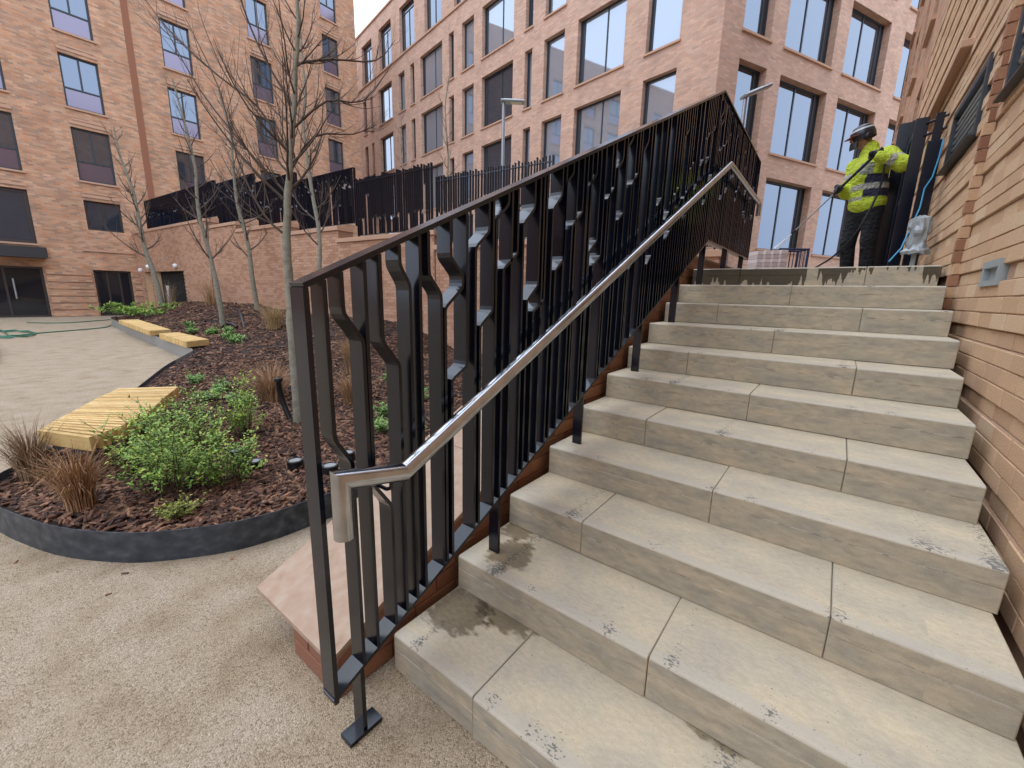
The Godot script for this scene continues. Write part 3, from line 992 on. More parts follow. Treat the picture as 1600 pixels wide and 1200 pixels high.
# ------------------------------------------------------------------ building beside the steps
func make_side_building() -> void:
	var t := thing("brick_building", "tan brick building with louvred vents rising straight beside the stone steps", "building", Vector3(3.0, 0, -6.0))
	var XN := 1.70; var XF := 1.668; var ZE := -3.2
	var stair := func(p: Vector3) -> bool: return p.y < minf(1.65, RISE * (1 + floorf(maxf(0, -p.z) / GOING))) - 0.05 and p.z < 0
	var lou := [[-4.62, -3.48, 2.50, 2.97, XF], [-3.06, -2.0, 2.55, 3.4, XN]]   # z0 z1 y0 y1 x
	var vent := [-2.54, -2.215, 1.485, 1.60]
	var below := func(z: float, y: float) -> bool:
		if z < 0.05:
			return y < minf(1.65, RISE * (1 + floorf(maxf(0, -z) / GOING))) - 0.2
		return false
	var near := brick_face(t, Vector3(XN, 0, ZE), Vector3(0, 0, 1), Vector3(-1, 0, 0), 4.4, 0.0, 3.6,
		func(u, y):
			var z: float = ZE + u
			if below.call(z, y):
				return true
			if z > lou[1][0] - 0.02 and z < lou[1][1] + 0.02 and y > lou[1][2] and y < lou[1][3]:
				return true
			return z > vent[0] - 0.03 and z < vent[1] + 0.03 and y > vent[2] and y < vent[3], func(p): return true, 4, 0.014, 301)
	lay_bricks(t, near, Vector3(0, 0, 1), Vector3(-1, 0, 0), 190, stair, 0.06)
	var far := brick_face(t, Vector3(XF, 0, -9.0), Vector3(0, 0, 1), Vector3(-1, 0, 0), 5.8, 0.9, 5.25,
		func(u, y):
			var z: float = -9.0 + u
			if below.call(z, y):
				return true
			return z > lou[0][0] - 0.02 and z < lou[0][1] + 0.02 and y > lou[0][2] and y < lou[0][3], func(p): return true, 4, 0.014, 302)
	lay_bricks(t, far, Vector3(0, 0, 1), Vector3(-1, 0, 0), 85, stair, 0.06)
	# exposed brick ends where the wall steps forward
	rng.seed = 33
	for r in 48:
		var y := 1.0 + (r + 0.5) * 0.075 - 0.1
		var d := 0.014 if (r - 1) % 4 == 0 else 0.0
		var mb := MB.new()
		mb.brick(Vector3((XF + d + XN) / 2, y, ZE + 0.004), Vector3.RIGHT, UP, Vector3.BACK, XN - XF - d + 0.02, 0.066, 0.05, 0.002)
		obj("end_brick", mb, M["brick_%d" % (7 + rng.randi() % 3)] if rng.randf() < 0.6 else M["brick_3"], t)
	# mortar beds behind the bricks, set back further behind the recessed courses
	var mo := MB.new()
	for q in [[XN, ZE, 1.2, 0.0, 3.6, 1], [XF, -9.0, ZE, 0.9, 5.25, 0]]:
		var r := 0
		var y: float = q[3]
		while y < q[4] - 0.01:
			var back := 0.019 if r % 4 == 0 else 0.005
			var hgt := 0.075 if r % 4 == 0 else 0.225
			var segs := [[q[1], q[2]]]
			var l: Array = lou[q[5]]
			if y + hgt > l[2] and y < l[3]:
				segs = [[q[1], l[0] - 0.02], [l[1] + 0.02, q[2]]]
			elif q[5] == 1 and y + hgt > vent[2] + 0.02 and y < vent[3] - 0.02:
				segs = [[q[1], vent[0] - 0.01], [vent[1] + 0.01, q[2]]]
			for sg in segs:
				mo.box(Vector3(q[0] + back, y + 0.0005, sg[0] + 0.002), Vector3(q[0] + 0.2, y + hgt - 0.0005, sg[1] - 0.002))
			y += hgt
			r += 1 if r % 4 == 0 else 3
	obj("mortar_bed", mo, M.mortar, t)
	# louvres
	for l in lou:
		var f := MB.new()
		var zc: float = (l[0] + l[1]) / 2; var yc: float = (l[2] + l[3]) / 2
		var x: float = l[4] + 0.03
		for s in [0, 1]:
			f.box(Vector3(x - 0.045, l[2], (l[1] - 0.05) if s else l[0]), Vector3(x + 0.05, l[3], l[1] if s else (l[0] + 0.05)))
			f.box(Vector3(x - 0.044, (l[3] - 0.05) if s else l[2], l[0] + 0.05), Vector3(x + 0.05, l[3] if s else (l[2] + 0.05), l[1] - 0.05))
		f.box(Vector3(x - 0.075, l[2] - 0.012, l[0] - 0.01), Vector3(x + 0.03, l[2] - 0.001, l[1] + 0.01))
		var lv := obj("louvre", f, M.louvre, t)
		var y: float = l[2] + 0.075
		while y < l[3] - 0.06:
			var sl := MB.new()
			sl.obox(Vector3(x, y, zc), Vector3(0, 0, (l[1] - l[0]) / 2 - 0.05), Vector3(-0.018, -0.016, 0), Vector3(-0.004, 0.0045, 0))
			obj("slat", sl, M.louvre_slat, lv)
			y += 0.052
		var bk := MB.new()
		bk.box(Vector3(x + 0.051, l[2], l[0]), Vector3(x + 0.06, l[3], l[1]))
		obj("backing", bk, M.void, lv)
	# small grey air vent in the brickwork
	var vb := MB.new()
	vb.box(Vector3(1.690, vent[2] - 0.005, vent[0]), Vector3(1.74, vent[2] + 0.022, vent[1]))
	vb.box(Vector3(1.690, vent[3] - 0.03, vent[0]), Vector3(1.74, vent[3] + 0.005, vent[1]))
	vb.box(Vector3(1.691, vent[2] + 0.022, vent[0]), Vector3(1.74, vent[3] - 0.03, vent[0] + 0.04))
	vb.box(Vector3(1.691, vent[2] + 0.022, vent[1] - 0.04), Vector3(1.74, vent[3] - 0.03, vent[1]))
	vb.box(Vector3(1.715, vent[2] + 0.022, vent[0] + 0.04), Vector3(1.72, vent[3] - 0.03, vent[1] - 0.04))
	obj("air_vent", vb, M.grey_plastic, t)
	# projecting ledge under an upper opening
	var lg := MB.new()
	lg.cbox(Vector3(1.645, 3.48, -5.65), Vector3.RIGHT, UP, Vector3.BACK, 0.05, 0.03, 1.1, 0.005)
	obj("ledge", lg, M.coping, t)
	# upper and far wall
	var o := Vector3(XF + 0.006, 0, -18.5)
	var holes := []
	for k in 4:
		for fl in 4:
			holes.append([1.0 + k * 2.3, 1.9 + k * 2.3, 3.2 + fl * 2.82, 5.1 + fl * 2.82])
	facade(t, o, Vector3(0, 0, 1), Vector3(-1, 0, 0), 9.5, 15.0, holes, M.brick_far, 0.12)
	for hh in holes:
		window(t, o, Vector3(0, 0, 1), Vector3(-1, 0, 0), hh, 0.12, [[0, 1, 0, 1, M.glass_dim]], 0.06, M.frame_dark, M.coping)
	facade(t, Vector3(XF + 0.006, 5.25, -9.0), Vector3(0, 0, 1), Vector3(-1, 0, 0), 5.8, 9.75, [], M.brick_far, 0.1, "upper_wall")
	facade(t, Vector3(XN + 0.006, 3.6, -3.2), Vector3(0, 0, 1), Vector3(-1, 0, 0), 4.4, 11.4, [], M.brick_far, 0.1, "upper_wall")
	facade(t, Vector3(XN + 0.006, 0, 1.2), Vector3(0, 0, 1), Vector3(-1, 0, 0), 1.6, 15.0, [], M.brick_far, 0.1, "rear_wall")
	var rb := MB.new()
	rb.quad(Vector3(XF, 15, 2.8), Vector3(14, 15, 2.8), Vector3(14, 15, -18.5), Vector3(XF, 15, -18.5))
	rb.quad(Vector3(14, 0, 2.8), Vector3(14, 0, -18.5), Vector3(14, 15, -18.5), Vector3(14, 15, 2.8))
	rb.quad(Vector3(14, 0, -18.5), Vector3(XF + 0.006, 0, -18.5), Vector3(XF + 0.006, 15, -18.5), Vector3(14, 15, -18.5))
	rb.quad(Vector3(XN, 0, 2.8), Vector3(14, 0, 2.8), Vector3(14, 15, 2.8), Vector3(XN, 15, 2.8))
	obj("outer_wall", rb, M.brick_far, t)

# ------------------------------------------------------------------ retaining wall
const SECTIONS := [[-25.5, -17.6, 3.83], [-17.6, -15.3, 3.56], [-15.3, -12.15, 3.30], [-12.15, -9.6, 3.03], [-9.6, -6.08, 2.71], [-6.08, -3.3, 2.40], [-3.3, -0.36, 2.09]]

func make_retaining_wall() -> void:
	var t := thing("retaining_wall", "stepped pale brick retaining wall with coping behind the planting bed", "wall", Vector3(-12, 0, -5.6))
	var ux := Vector3(0.99863, 0, -0.05233); var nn := Vector3(0.05233, 0, 0.99863)
	var list := []
	var doors := [[-24.95, -24.05, -0.4], [-23.45, -20.2, -0.2]]
	for i in SECTIONS.size():
		var s: Array = SECTIONS[i]
		var jog := 0.0 if i % 2 == 0 else -0.03
		var o := Vector3(s[0], 0, wall_z(s[0])) + nn * jog
		var ln: float = (s[1] - s[0]) / 0.99863
		var top: float = s[2] - 0.10
		var part := brick_face(t, o, ux, nn, ln, 0.0, top, func(u, y):
			var x: float = s[0] + u * 0.99863
			if x > -21 and y < bed_h(x, wall_z(x)) - 0.15:
				return true
			for d in doors:
				if x > d[0] - 0.05 and x < d[1] + 0.05 and y < 2.02:
					return true
			return false, func(p): return true, 0, 0.0, 400 + i, 10, 5)
		list.append_array(part)
		var mb := MB.new()
		var bk := nn * -0.008
		var P := func(x: float, y: float, d: float) -> Vector3: return Vector3(x, y, wall_z(x)) + nn * (jog + d)
		var spans := [[s[0], s[1], 0.0]]
		if i == 0:
			spans = [[s[0], doors[0][0], 0.0], [doors[0][0], doors[0][1], 2.02], [doors[0][1], doors[1][0], 0.0], [doors[1][0], doors[1][1], 2.02], [doors[1][1], s[1], 0.0]]
		for q in spans:
			mb.quad(P.call(q[0], q[2], -0.007), P.call(q[1], q[2], -0.007), P.call(q[1], top, -0.007), P.call(q[0], top, -0.007))
			if q[2] > 0:
				mb.quad(P.call(q[0], q[2], -0.9), P.call(q[1], q[2], -0.9), P.call(q[1], q[2], -0.007), P.call(q[0], q[2], -0.007))
		mb.quad(P.call(s[1], 0, -0.007), P.call(s[1], 0, -0.45), P.call(s[1], top, -0.45), P.call(s[1], top, -0.007))
		mb.quad(P.call(s[1], 0, -0.45), P.call(s[0], 0, -0.45) if i else P.call(s[0], 2.1, -0.45), P.call(s[0], top, -0.45), P.call(s[1], top, -0.45))
		obj("mortar_bed", mb, M.mortar_dark, t)
		if i == 0:
			for d in doors:
				var rv := MB.new()
				rv.quad(P.call(d[0], 0, -0.007), P.call(d[0], 0, d[2]), P.call(d[0], 2.02, d[2]), P.call(d[0], 2.02, -0.007))
				rv.quad(P.call(d[1], 0, d[2]), P.call(d[1], 0, -0.007), P.call(d[1], 2.02, -0.007), P.call(d[1], 2.02, d[2]))
				obj("door_reveal", rv, M.brick_2, t)
				var dk := MB.new()
				dk.quad(P.call(d[0], 0, d[2]), P.call(d[1], 0, d[2]), P.call(d[1], 2.02, d[2]), P.call(d[0], 2.02, d[2]))
				obj("door", dk, M.brick_5 if d[0] < -24 else M.void, t)
			var sg := MB.new()
			sg.obox(P.call(-22.75, 1.0, -0.17), ux * 0.16, UP * 0.42, nn * 0.01)
			obj("door_notice", sg, M.white_plastic, t)
		# coping stones
		var cp := MB.new()
		var a: float = s[0] - (0.04 if i else 0.0); var b: float = s[1] + 0.03
		var c0 := (P.call(a, s[2] - 0.05, 0.0) + P.call(b, s[2] - 0.05, 0.0)) * 0.5 as Vector3
		cp.cbox(c0 - nn * 0.21, ux, UP, nn, (b - a) / 2 / 0.99863, 0.05, 0.25, 0.006)
		obj("coping", cp, M.coping, t)
		if i:
			# exposed end of the taller neighbour, above this section
			pass
	lay_bricks(t, list, ux, nn, 300, func(p): return false, 0.05)
	for q in [[-24.1, 2.24], [-20.85, 2.22], [-25.2, 2.1]]:
		var l := MB.new()
		l.lathe(Vector3(q[0], q[1], wall_z(q[0])), nn, [Vector2(0.09, 0), Vector2(0.1, 0.06), Vector2(0.07, 0.11), Vector2(0.0, 0.12)], 14)
		obj("bulkhead_light", l, M.white_plastic, t)

func make_fences() -> void:
	var ux := Vector3(0.99863, 0, -0.05233); var nn := Vector3(0.05233, 0, 0.99863)
	# x0 x1 top, bottom, tips stand above the rail
	var secs := [[-24.4, -17.08, 5.10, 3.83, 0], [-17.02, -14.25, 4.96, 3.56, 0], [-14.15, -11.82, 4.67, 3.30, 0], [-11.78, -9.12, 4.43, 3.03, 0], [-9.05, -6.4, 4.06, 2.71, 1], [-6.25, -3.35, 3.75, 2.40, 1], [-3.25, -0.5, 3.42, 2.09, 1]]
	var words := ["longest panel, against the brick facade", "second panel, one step down", "third panel, above the middle of the wall", "fourth panel, ending in a tall end bar", "first panel with bar tips above its rail", "second panel with bar tips above its rail", "last tipped panel, beside the landing"]
	rng.seed = 51
	for i in secs.size():
		var s: Array = secs[i]
		var o := Vector3(s[0], s[3], wall_z(s[0]) - 0.26)
		var t := thing("bar_fence", "black kinked bar fence on the retaining wall, " + words[i], "fence", o, "fence panels along the retaining wall")
		var L: float = s[1] - s[0]; var H: float = s[2] - s[3]
		var fr := Transform3D(Basis(nn, UP, -ux), o)     # local x across, y up, z back along the fence
		var m: Material = M.black_steel
		var mb := MB.new()
		flat_bar(mb, [Vector2(0, H), Vector2(-L, H)], 0.014, -0.03, 0.03, fr)
		obj("top_bar", mb, m, t)
		mb = MB.new()
		flat_bar(mb, [Vector2(0, 0.08), Vector2(-L, 0.08)], 0.014, -0.03, 0.03, fr)
		obj("bottom_bar", mb, m, t)
		for e in [0.0, L]:
			mb = MB.new()
			flat_bar(mb, [Vector2(-e, 0.0), Vector2(-e, H + (0.1 if s[4] else 0.0))], 0.02, -0.032, 0.032, fr)
			obj("end_post", mb, m, t)
		var kinds := []
		for k in 7:
			var y := H * rng.randf_range(0.35, 0.88)
			var sh := 0.06 if k % 2 else -0.06
			var tp: float = H + (rng.randf_range(0.06, 0.12) if s[4] else -0.007)
			mb = MB.new()
			var yy := H * 0.2
			flat_bar(mb, soften([Vector2(0, tp), Vector2(0, y), Vector2(sh, y - 0.06), Vector2(sh, 0.087)], 0.015) if k < 5 else [Vector2(0, tp), Vector2(0, 0.087)], 0.011, -0.0285, 0.0285) if s[4] else flat_bar(mb, soften([Vector2(0, tp), Vector2(0, y), Vector2(sh, y - 0.06), Vector2(sh, 0.087)], 0.015), 0.011, -0.036, 0.036)
			var me := mb.mesh()
			me.surface_set_material(0, m)
			kinds.append(me)
		var u := 0.07
		while u < L - 0.07:
			var b := MeshInstance3D.new()
			b.name = "bar"
			b.mesh = kinds[rng.randi() % kinds.size()]
			b.transform = Transform3D(fr.basis, ux * u)
			t.add_child(b, true)
			u += rng.randf_range(0.055, 0.085) if s[4] else rng.randf_range(0.052, 0.064)

# ------------------------------------------------------------------ buildings round the court
func make_left_building() -> void:
	var t := thing("apartment_building", "tan brick apartment block with lilac lower window panes and a dark entrance canopy", "building", Vector3(-30, 0, 0))
	var Z0 := 18.0
	var o := Vector3(-25.5, 0, Z0); var ux := Vector3(0, 0, -1); var nn := Vector3(1, 0, 0)
	var L := 35.0; var H := 21.4
	var wins := []      # u0 u1 v0 v1 kind
	var rows := [[5.75, 7.85], [8.6, 10.6], [11.42, 13.45], [14.25, 16.25], [17.1, 19.1]]
	for c in [[10.0, 8.8], [5.2, 4.0], [0.4, -1.6], [-3.2, -4.4], [-6.77, -7.93], [-10.6, -11.68], [-14.74, -15.75]]:
		for r in rows:
			wins.append([Z0 - c[0], Z0 - c[1], r[0], r[1], "w"])
	wins.append([Z0 - 0.6, Z0 + 1.6, 2.98, 5.06, "big"])
	wins.append([Z0 + 3.2, Z0 + 4.4, 3.74, 4.97, "low"])
	wins.append([Z0 + 6.77, Z0 + 7.93, 3.74, 4.97, "low"])
	wins.append([Z0 - 1.8, Z0 + 1.6, 0.0, 2.05, "door"])
	wins.append([Z0 + 3.12, Z0 + 4.4, 0.0, 2.03, "door"])
	facade(t, o, ux, nn, L, H, wins, M.brick_far, 0.16)
	for k in wins:
		match k[4]:
			"w":
				window(t, o, ux, nn, k, 0.14, [[0, 0.5, 0.38, 1, M.glass_blue], [0.5, 1, 0.38, 1, M.glass_blue], [0, 1, 0, 0.38, M.glass_lilac]], 0.07, M.frame_dark, M.coping, true)
			"big":
				window(t, o, ux, nn, k, 0.14, [[0, 0.5, 0, 1, M.glass_dim], [0.5, 1, 0, 1, M.glass_dim]], 0.12, M.frame_brown, M.coping, true)
			"low":
				window(t, o, ux, nn, k, 0.14, [[0, 0.5, 0, 1, M.glass_dim], [0.5, 1, 0, 1, M.glass_dim]], 0.07, M.frame_brown, null, true)
			"door":
				window(t, o, ux, nn, k, 0.15, [[0, 0.35, 0, 1, M.glass_dark], [0.35, 0.68, 0, 1, M.glass_dark], [0.68, 1, 0, 1, M.glass_dark]], 0.08, M.frame_brown, null)
	var cn := MB.new()
	cn.cbox(Vector3(-25.1, 2.6, 0.5), Vector3.RIGHT, UP, Vector3.BACK, 0.4, 0.21, 2.25, 0.01)
	obj("canopy", cn, M.canopy, t)
	var hd := MB.new()
	hd.tube([Vector3(-25.55, 0.75, -0.72), Vector3(-25.5, 0.8, -0.72), Vector3(-25.5, 1.5, -0.72), Vector3(-25.55, 1.55, -0.72)], [0.03, 0.03, 0.03, 0.03], 8)
	obj("door_handle", hd, M.galvanised, t)
	# banded brick base
	for s in [[-1.66, -3.06], [-4.44, -4.72]]:
		for b in 7:
			var mb := MB.new()
			mb.box(Vector3(-25.498, b * 0.293 + 0.012, s[1]), Vector3(-25.45, b * 0.293 + 0.268, s[0]))
			obj("brick_band", mb, M.brick_far, t)
	for b in 7:
		var mb := MB.new()
		mb.box(Vector3(-25.498, b * 0.293 + 0.012, 1.86), Vector3(-25.45, b * 0.293 + 0.268, 18.0))
		obj("brick_band", mb, M.brick_far, t)
	var lg := MB.new()
	lg.box(Vector3(-25.498, 2.82, -4.62), Vector3(-25.44, 2.90, -2.9))
	obj("string_course", lg, M.coping, t)
	# proud strip of redder brick; its dark tone stands in for a shaded groove
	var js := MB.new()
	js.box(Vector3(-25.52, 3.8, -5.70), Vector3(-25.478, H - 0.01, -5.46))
	obj("groove_strip", js, M.brick_red, t)
	var rb := MB.new()
	rb.quad(Vector3(-25.5, 0, -17), Vector3(-42, 0, -17), Vector3(-42, H, -17), Vector3(-25.5, H, -17))
	rb.quad(Vector3(-42, 0, -17), Vector3(-42, 0, 18), Vector3(-42, H, 18), Vector3(-42, H, -17))
	rb.quad(Vector3(-42, 0, 18), Vector3(-25.5, 0, 18), Vector3(-25.5, H, 18), Vector3(-42, H, 18))
	rb.quad(Vector3(-42, H, 18), Vector3(-25.5, H, 18), Vector3(-25.5, H, -17), Vector3(-42, H, -17))
	obj("outer_wall", rb, M.brick_far, t)

func make_office_building() -> void:
	var C := Vector3(-3.315, 0, -16.036)
	var t := thing("office_building", "large pinkish brick office building with tall dark framed windows behind the railing", "building", C)
	var H := 21.0
	var rows := [[3.42, 6.05], [6.9, 9.55], [10.42, 12.96], [13.86, 16.28]]
	var W := 36.0
	var ux := Vector3(0.981, 0, 0.194).normalized(); var nn := Vector3(-ux.z, 0, ux.x)
	var o := C - ux * W
	var wins := []
	for r in rows:
		for d in [[1.53, 2.9], [3.9, 6.36], [7.12, 8.4], [9.2, 9.73], [10.6, 13.2], [13.95, 15.1], [15.93, 16.46], [17.2, 19.85], [20.65, 21.2], [22.0, 22.95], [23.97, 26.2], [27.3, 27.75], [28.5, 29.1], [30.5, 33.0]]:
			wins.append([W - d[1], W - d[0], r[0], r[1]])
	var tops := []
	for d in [[0.9, 2.7], [4.0, 6.0], [7.3, 9.3], [10.6, 12.6], [13.9, 15.9], [17.23, 19.2], [20.5, 22.55], [23.85, 25.8], [27.1, 28.95], [30.4, 32.3]]:
		tops.append([W - d[1], W - d[0], 17.35, 20.1])
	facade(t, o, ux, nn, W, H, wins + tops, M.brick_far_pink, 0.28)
	rng.seed = 91
	for k in wins:
		var w: float = k[1] - k[0]
		var g: Material = M.glass if rng.randf() < 0.75 else M.glass_dim
		var side := 0.09 if w > 0.8 else 0.25
		if w > 2.0:
			window(t, o, ux, nn, k, 0.24, [[0, side, 0, 1, M.frame_dark], [side, 0.58, 0, 1, g], [0.58, 1, 0, 1, g]], 0.06, M.frame_dark, M.coping)
		else:
			window(t, o, ux, nn, k, 0.24, [[0, side, 0, 1, M.frame_dark], [side, 1, 0, 1, g]], 0.06, M.frame_dark, M.coping)
	for k in tops:
		window(t, o, ux, nn, k, 0.24, [[0, 0.5, 0, 0.86, M.glass_blue], [0.5, 1, 0, 0.86, M.glass_blue], [0, 1, 0.86, 1, M.glass_blue]], 0.07, M.frame_dark, null)
	var sc := MB.new()
	sc.obox(o + ux * W / 2 + UP * 17.27 + nn * 0.02, ux * (W / 2), UP * 0.05, nn * 0.05)
	obj("string_course", sc, M.coping, t)
	var pc := MB.new()
	pc.obox(o + ux * W / 2 + UP * (H + 0.05) - nn * 0.12, ux * (W / 2), UP * 0.06, nn * 0.2)
	obj("parapet_coping", pc, M.coping, t)
	# other face
	var ux2 := Vector3(0.4415, 0, -0.897).normalized(); var n2 := Vector3(-ux2.z, 0, ux2.x)
	var w2 := []
	for r in rows + [[17.3, 19.8]]:
		for d in [[0.99, 2.48], [3.28, 6.26], [7.05, 10.0], [11.2, 14.0]]:
			w2.append([d[0], d[1], r[0], r[1]])
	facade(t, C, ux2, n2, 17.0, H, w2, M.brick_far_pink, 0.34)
	for k in w2:
		if k[1] - k[0] > 2.0:
			window(t, C, ux2, n2, k, 0.3, [[0, 0.46, 0, 1, M.glass_blue], [0.46, 0.9, 0, 1, M.glass_blue], [0.9, 1, 0, 1, M.frame_dark]], 0.07, M.frame_dark, M.coping)
		else:
			window(t, C, ux2, n2, k, 0.3, [[0, 0.82, 0, 1, M.glass_blue], [0.82, 1, 0, 1, M.frame_dark]], 0.07, M.frame_dark, M.coping)
	var e1 := o - nn * 12; var e2 := C + ux2 * 17.0
	var rb := MB.new()
	rb.quad(e1 + UP * H, o + UP * H, C + UP * H, e2 + UP * H)
	rb.quad(e2, e1, e1 + UP * H, e2 + UP * H)
	rb.quad(e1, o, o + UP * H, e1 + UP * H)
	obj("roof", rb, M.roof, t)

func make_rear_building() -> void:
	var t := thing("rear_building", "brick building across the court, seen mirrored in the office windows", "building", Vector3(-8, 0, 28))
	var o := Vector3(12, 0, 26); var ux := Vector3(-1, 0, 0); var nn := Vector3(0, 0, -1)
	var wins := []
	for c in 8:
		for r in 3:
			wins.append([2.0 + c * 4.6, 3.6 + c * 4.6, 0.9 + r * 2.8, 2.7 + r * 2.8])
	facade(t, o, ux, nn, 38, 9.2, wins, M.brick_far, 0.15)
	for k in wins:
		window(t, o, ux, nn, k, 0.12, [[0, 1, 0, 1, M.glass_dark]], 0.07, M.frame_dark, M.coping)
	var rb := MB.new()
	for g in 3:
		var x0 := 12.0 - g * 12.67; var x1 := x0 - 12.67; var xm := (x0 + x1) / 2
		rb.tri(Vector3(x0, 9.2, 26), Vector3(x1, 9.2, 26), Vector3(xm, 12, 26))
		rb.quad(Vector3(x0, 9.2, 26), Vector3(xm, 12, 26), Vector3(xm, 12, 38), Vector3(x0, 9.2, 38))
		rb.quad(Vector3(xm, 12, 26), Vector3(x1, 9.2, 26), Vector3(x1, 9.2, 38), Vector3(xm, 12, 38))
	rb.quad(Vector3(12, 0, 38), Vector3(12, 0, 26), Vector3(12, 9.2, 26), Vector3(12, 9.2, 38))
	rb.quad(Vector3(-26, 0, 26), Vector3(-26, 0, 38), Vector3(-26, 9.2, 38), Vector3(-26, 9.2, 26))
	rb.quad(Vector3(-26, 0, 38), Vector3(12, 0, 38), Vector3(12, 9.2, 38), Vector3(-26, 9.2, 38))
	obj("roof", rb, M.roof, t)

# ------------------------------------------------------------------ planting bed
func smooth_line(p: Array, per: int) -> Array:
	var o := []
	for i in p.size() - 1:
		var a: Vector2 = p[maxi(i - 1, 0)]; var b: Vector2 = p[i]; var c: Vector2 = p[i + 1]; var d: Vector2 = p[mini(i + 2, p.size() - 1)]
		for k in per:
			var t := float(k) / per
			o.append(b.cubic_interpolate(c, a, d, t))
	o.append(p[-1])
	return o

func edging_top(x: float) -> float:
	return lin_table([[-20.0, 0.25], [-8.0, 0.25], [-6.0, 0.21], [-3.0, 0.175], [-1.0, 0.165]], x)

var outline := []
func bed_outline() -> void:
	var raw := [[-1.05, -4.6], [-1.08, -3.4], [-1.13, -2.2], [-1.17, -1.2], [-1.2, -0.3], [-1.22, -0.07], [-1.29, 0.127], [-1.457, 0.36], [-1.615, 0.5], [-1.88, 0.655], [-2.2, 0.77], [-2.5, 0.845], [-2.8, 0.86], [-3.02, 0.79], [-3.2, 0.66], [-3.7, 0.36], [-4.4, 0.03], [-5.2, -0.3], [-6.3, -0.77], [-6.9, -1.05], [-7.6, -1.42], [-8.05, -1.66], [-8.4, -1.76], [-9.06, -1.78], [-11.7, -1.92], [-15.6, -2.15], [-19.2, -2.43], [-20.6, -2.85]]
	var p := []
	for q in raw:
		p.append(Vector2(q[0], q[1]))
	outline = smooth_line(p, 5)

func make_edging() -> void:
	var t := thing("bed_edging", "dark curved steel edging round the bark mulch planting bed", "edging", Vector3(-1.6, 0, 0.5))
	var n := outline.size()
	var cut := 0
	var start := 0
	var acc := 0.0
	for i in range(1, n):
		acc += outline[i].distance_to(outline[i - 1])
		if acc > 1.35 or i == n - 1:
			var mb := MB.new()
			for k in range(start, i):
				var a: Vector2 = outline[k]; var b: Vector2 = outline[k + 1]
				if k == start:
					a = a.lerp(b, 0.03)
				var da: Vector2 = (outline[mini(k + 1, n - 1)] - outline[maxi(k - 1, 0)]).normalized(); var db: Vector2 = (outline[mini(k + 2, n - 1)] - outline[k]).normalized()
				var na := Vector3(-da.y, 0, da.x) * -1; var nb := Vector3(-db.y, 0, db.x) * -1
				na = -na; nb = -nb
				var A := Vector3(a.x, 0, a.y); var B := Vector3(b.x, 0, b.y)
				var ha := UP * edging_top(a.x); var hb := UP * edging_top(b.x)
				var th := 0.006
				mb.smooth_quad(A, B, B + hb, A + ha, na, nb, nb, na)
				mb.smooth_quad(B - nb * th, A - na * th, A - na * th + ha, B - nb * th + hb, -nb, -na, -na, -nb)
				mb.quad(A + ha, B + hb, B + hb - nb * th, A + ha - na * th)
			obj("edging_strip", mb, M.edging_steel if outline[start].x > -6.0 else M.galvanised, t)
			start = i; acc = 0.0

func in_bed(q: Vector2) -> bool:
	return Geometry2D.is_point_in_polygon(q, bed)

func near_edge(q: Vector2, d: float) -> bool:
	for k in outline.size() - 1:
		if Geometry2D.get_closest_point_to_segment(q, outline[k], outline[k + 1]).distance_squared_to(q) < d * d:
			return true
	return false

func multi(called: String, mesh: Mesh, m: Material, xf: Array, cols: Array, parent: Node) -> MultiMeshInstance3D:
	mesh.surface_set_material(0, m)
	var mm := MultiMesh.new()
	mm.transform_format = MultiMesh.TRANSFORM_3D
	mm.use_colors = true
	mm.mesh = mesh
	mm.instance_count = xf.size()
	var at := wpos(parent) if parent != self else Vector3.ZERO
	for i in xf.size():
		var x: Transform3D = xf[i]
		x.origin -= at
		mm.set_instance_transform(i, x)
		mm.set_instance_color(i, cols[i])
	var o := MultiMeshInstance3D.new()
	o.name = called if parent != self else numbered(called)
	o.multimesh = mm
	parent.add_child(o, true)
	return o

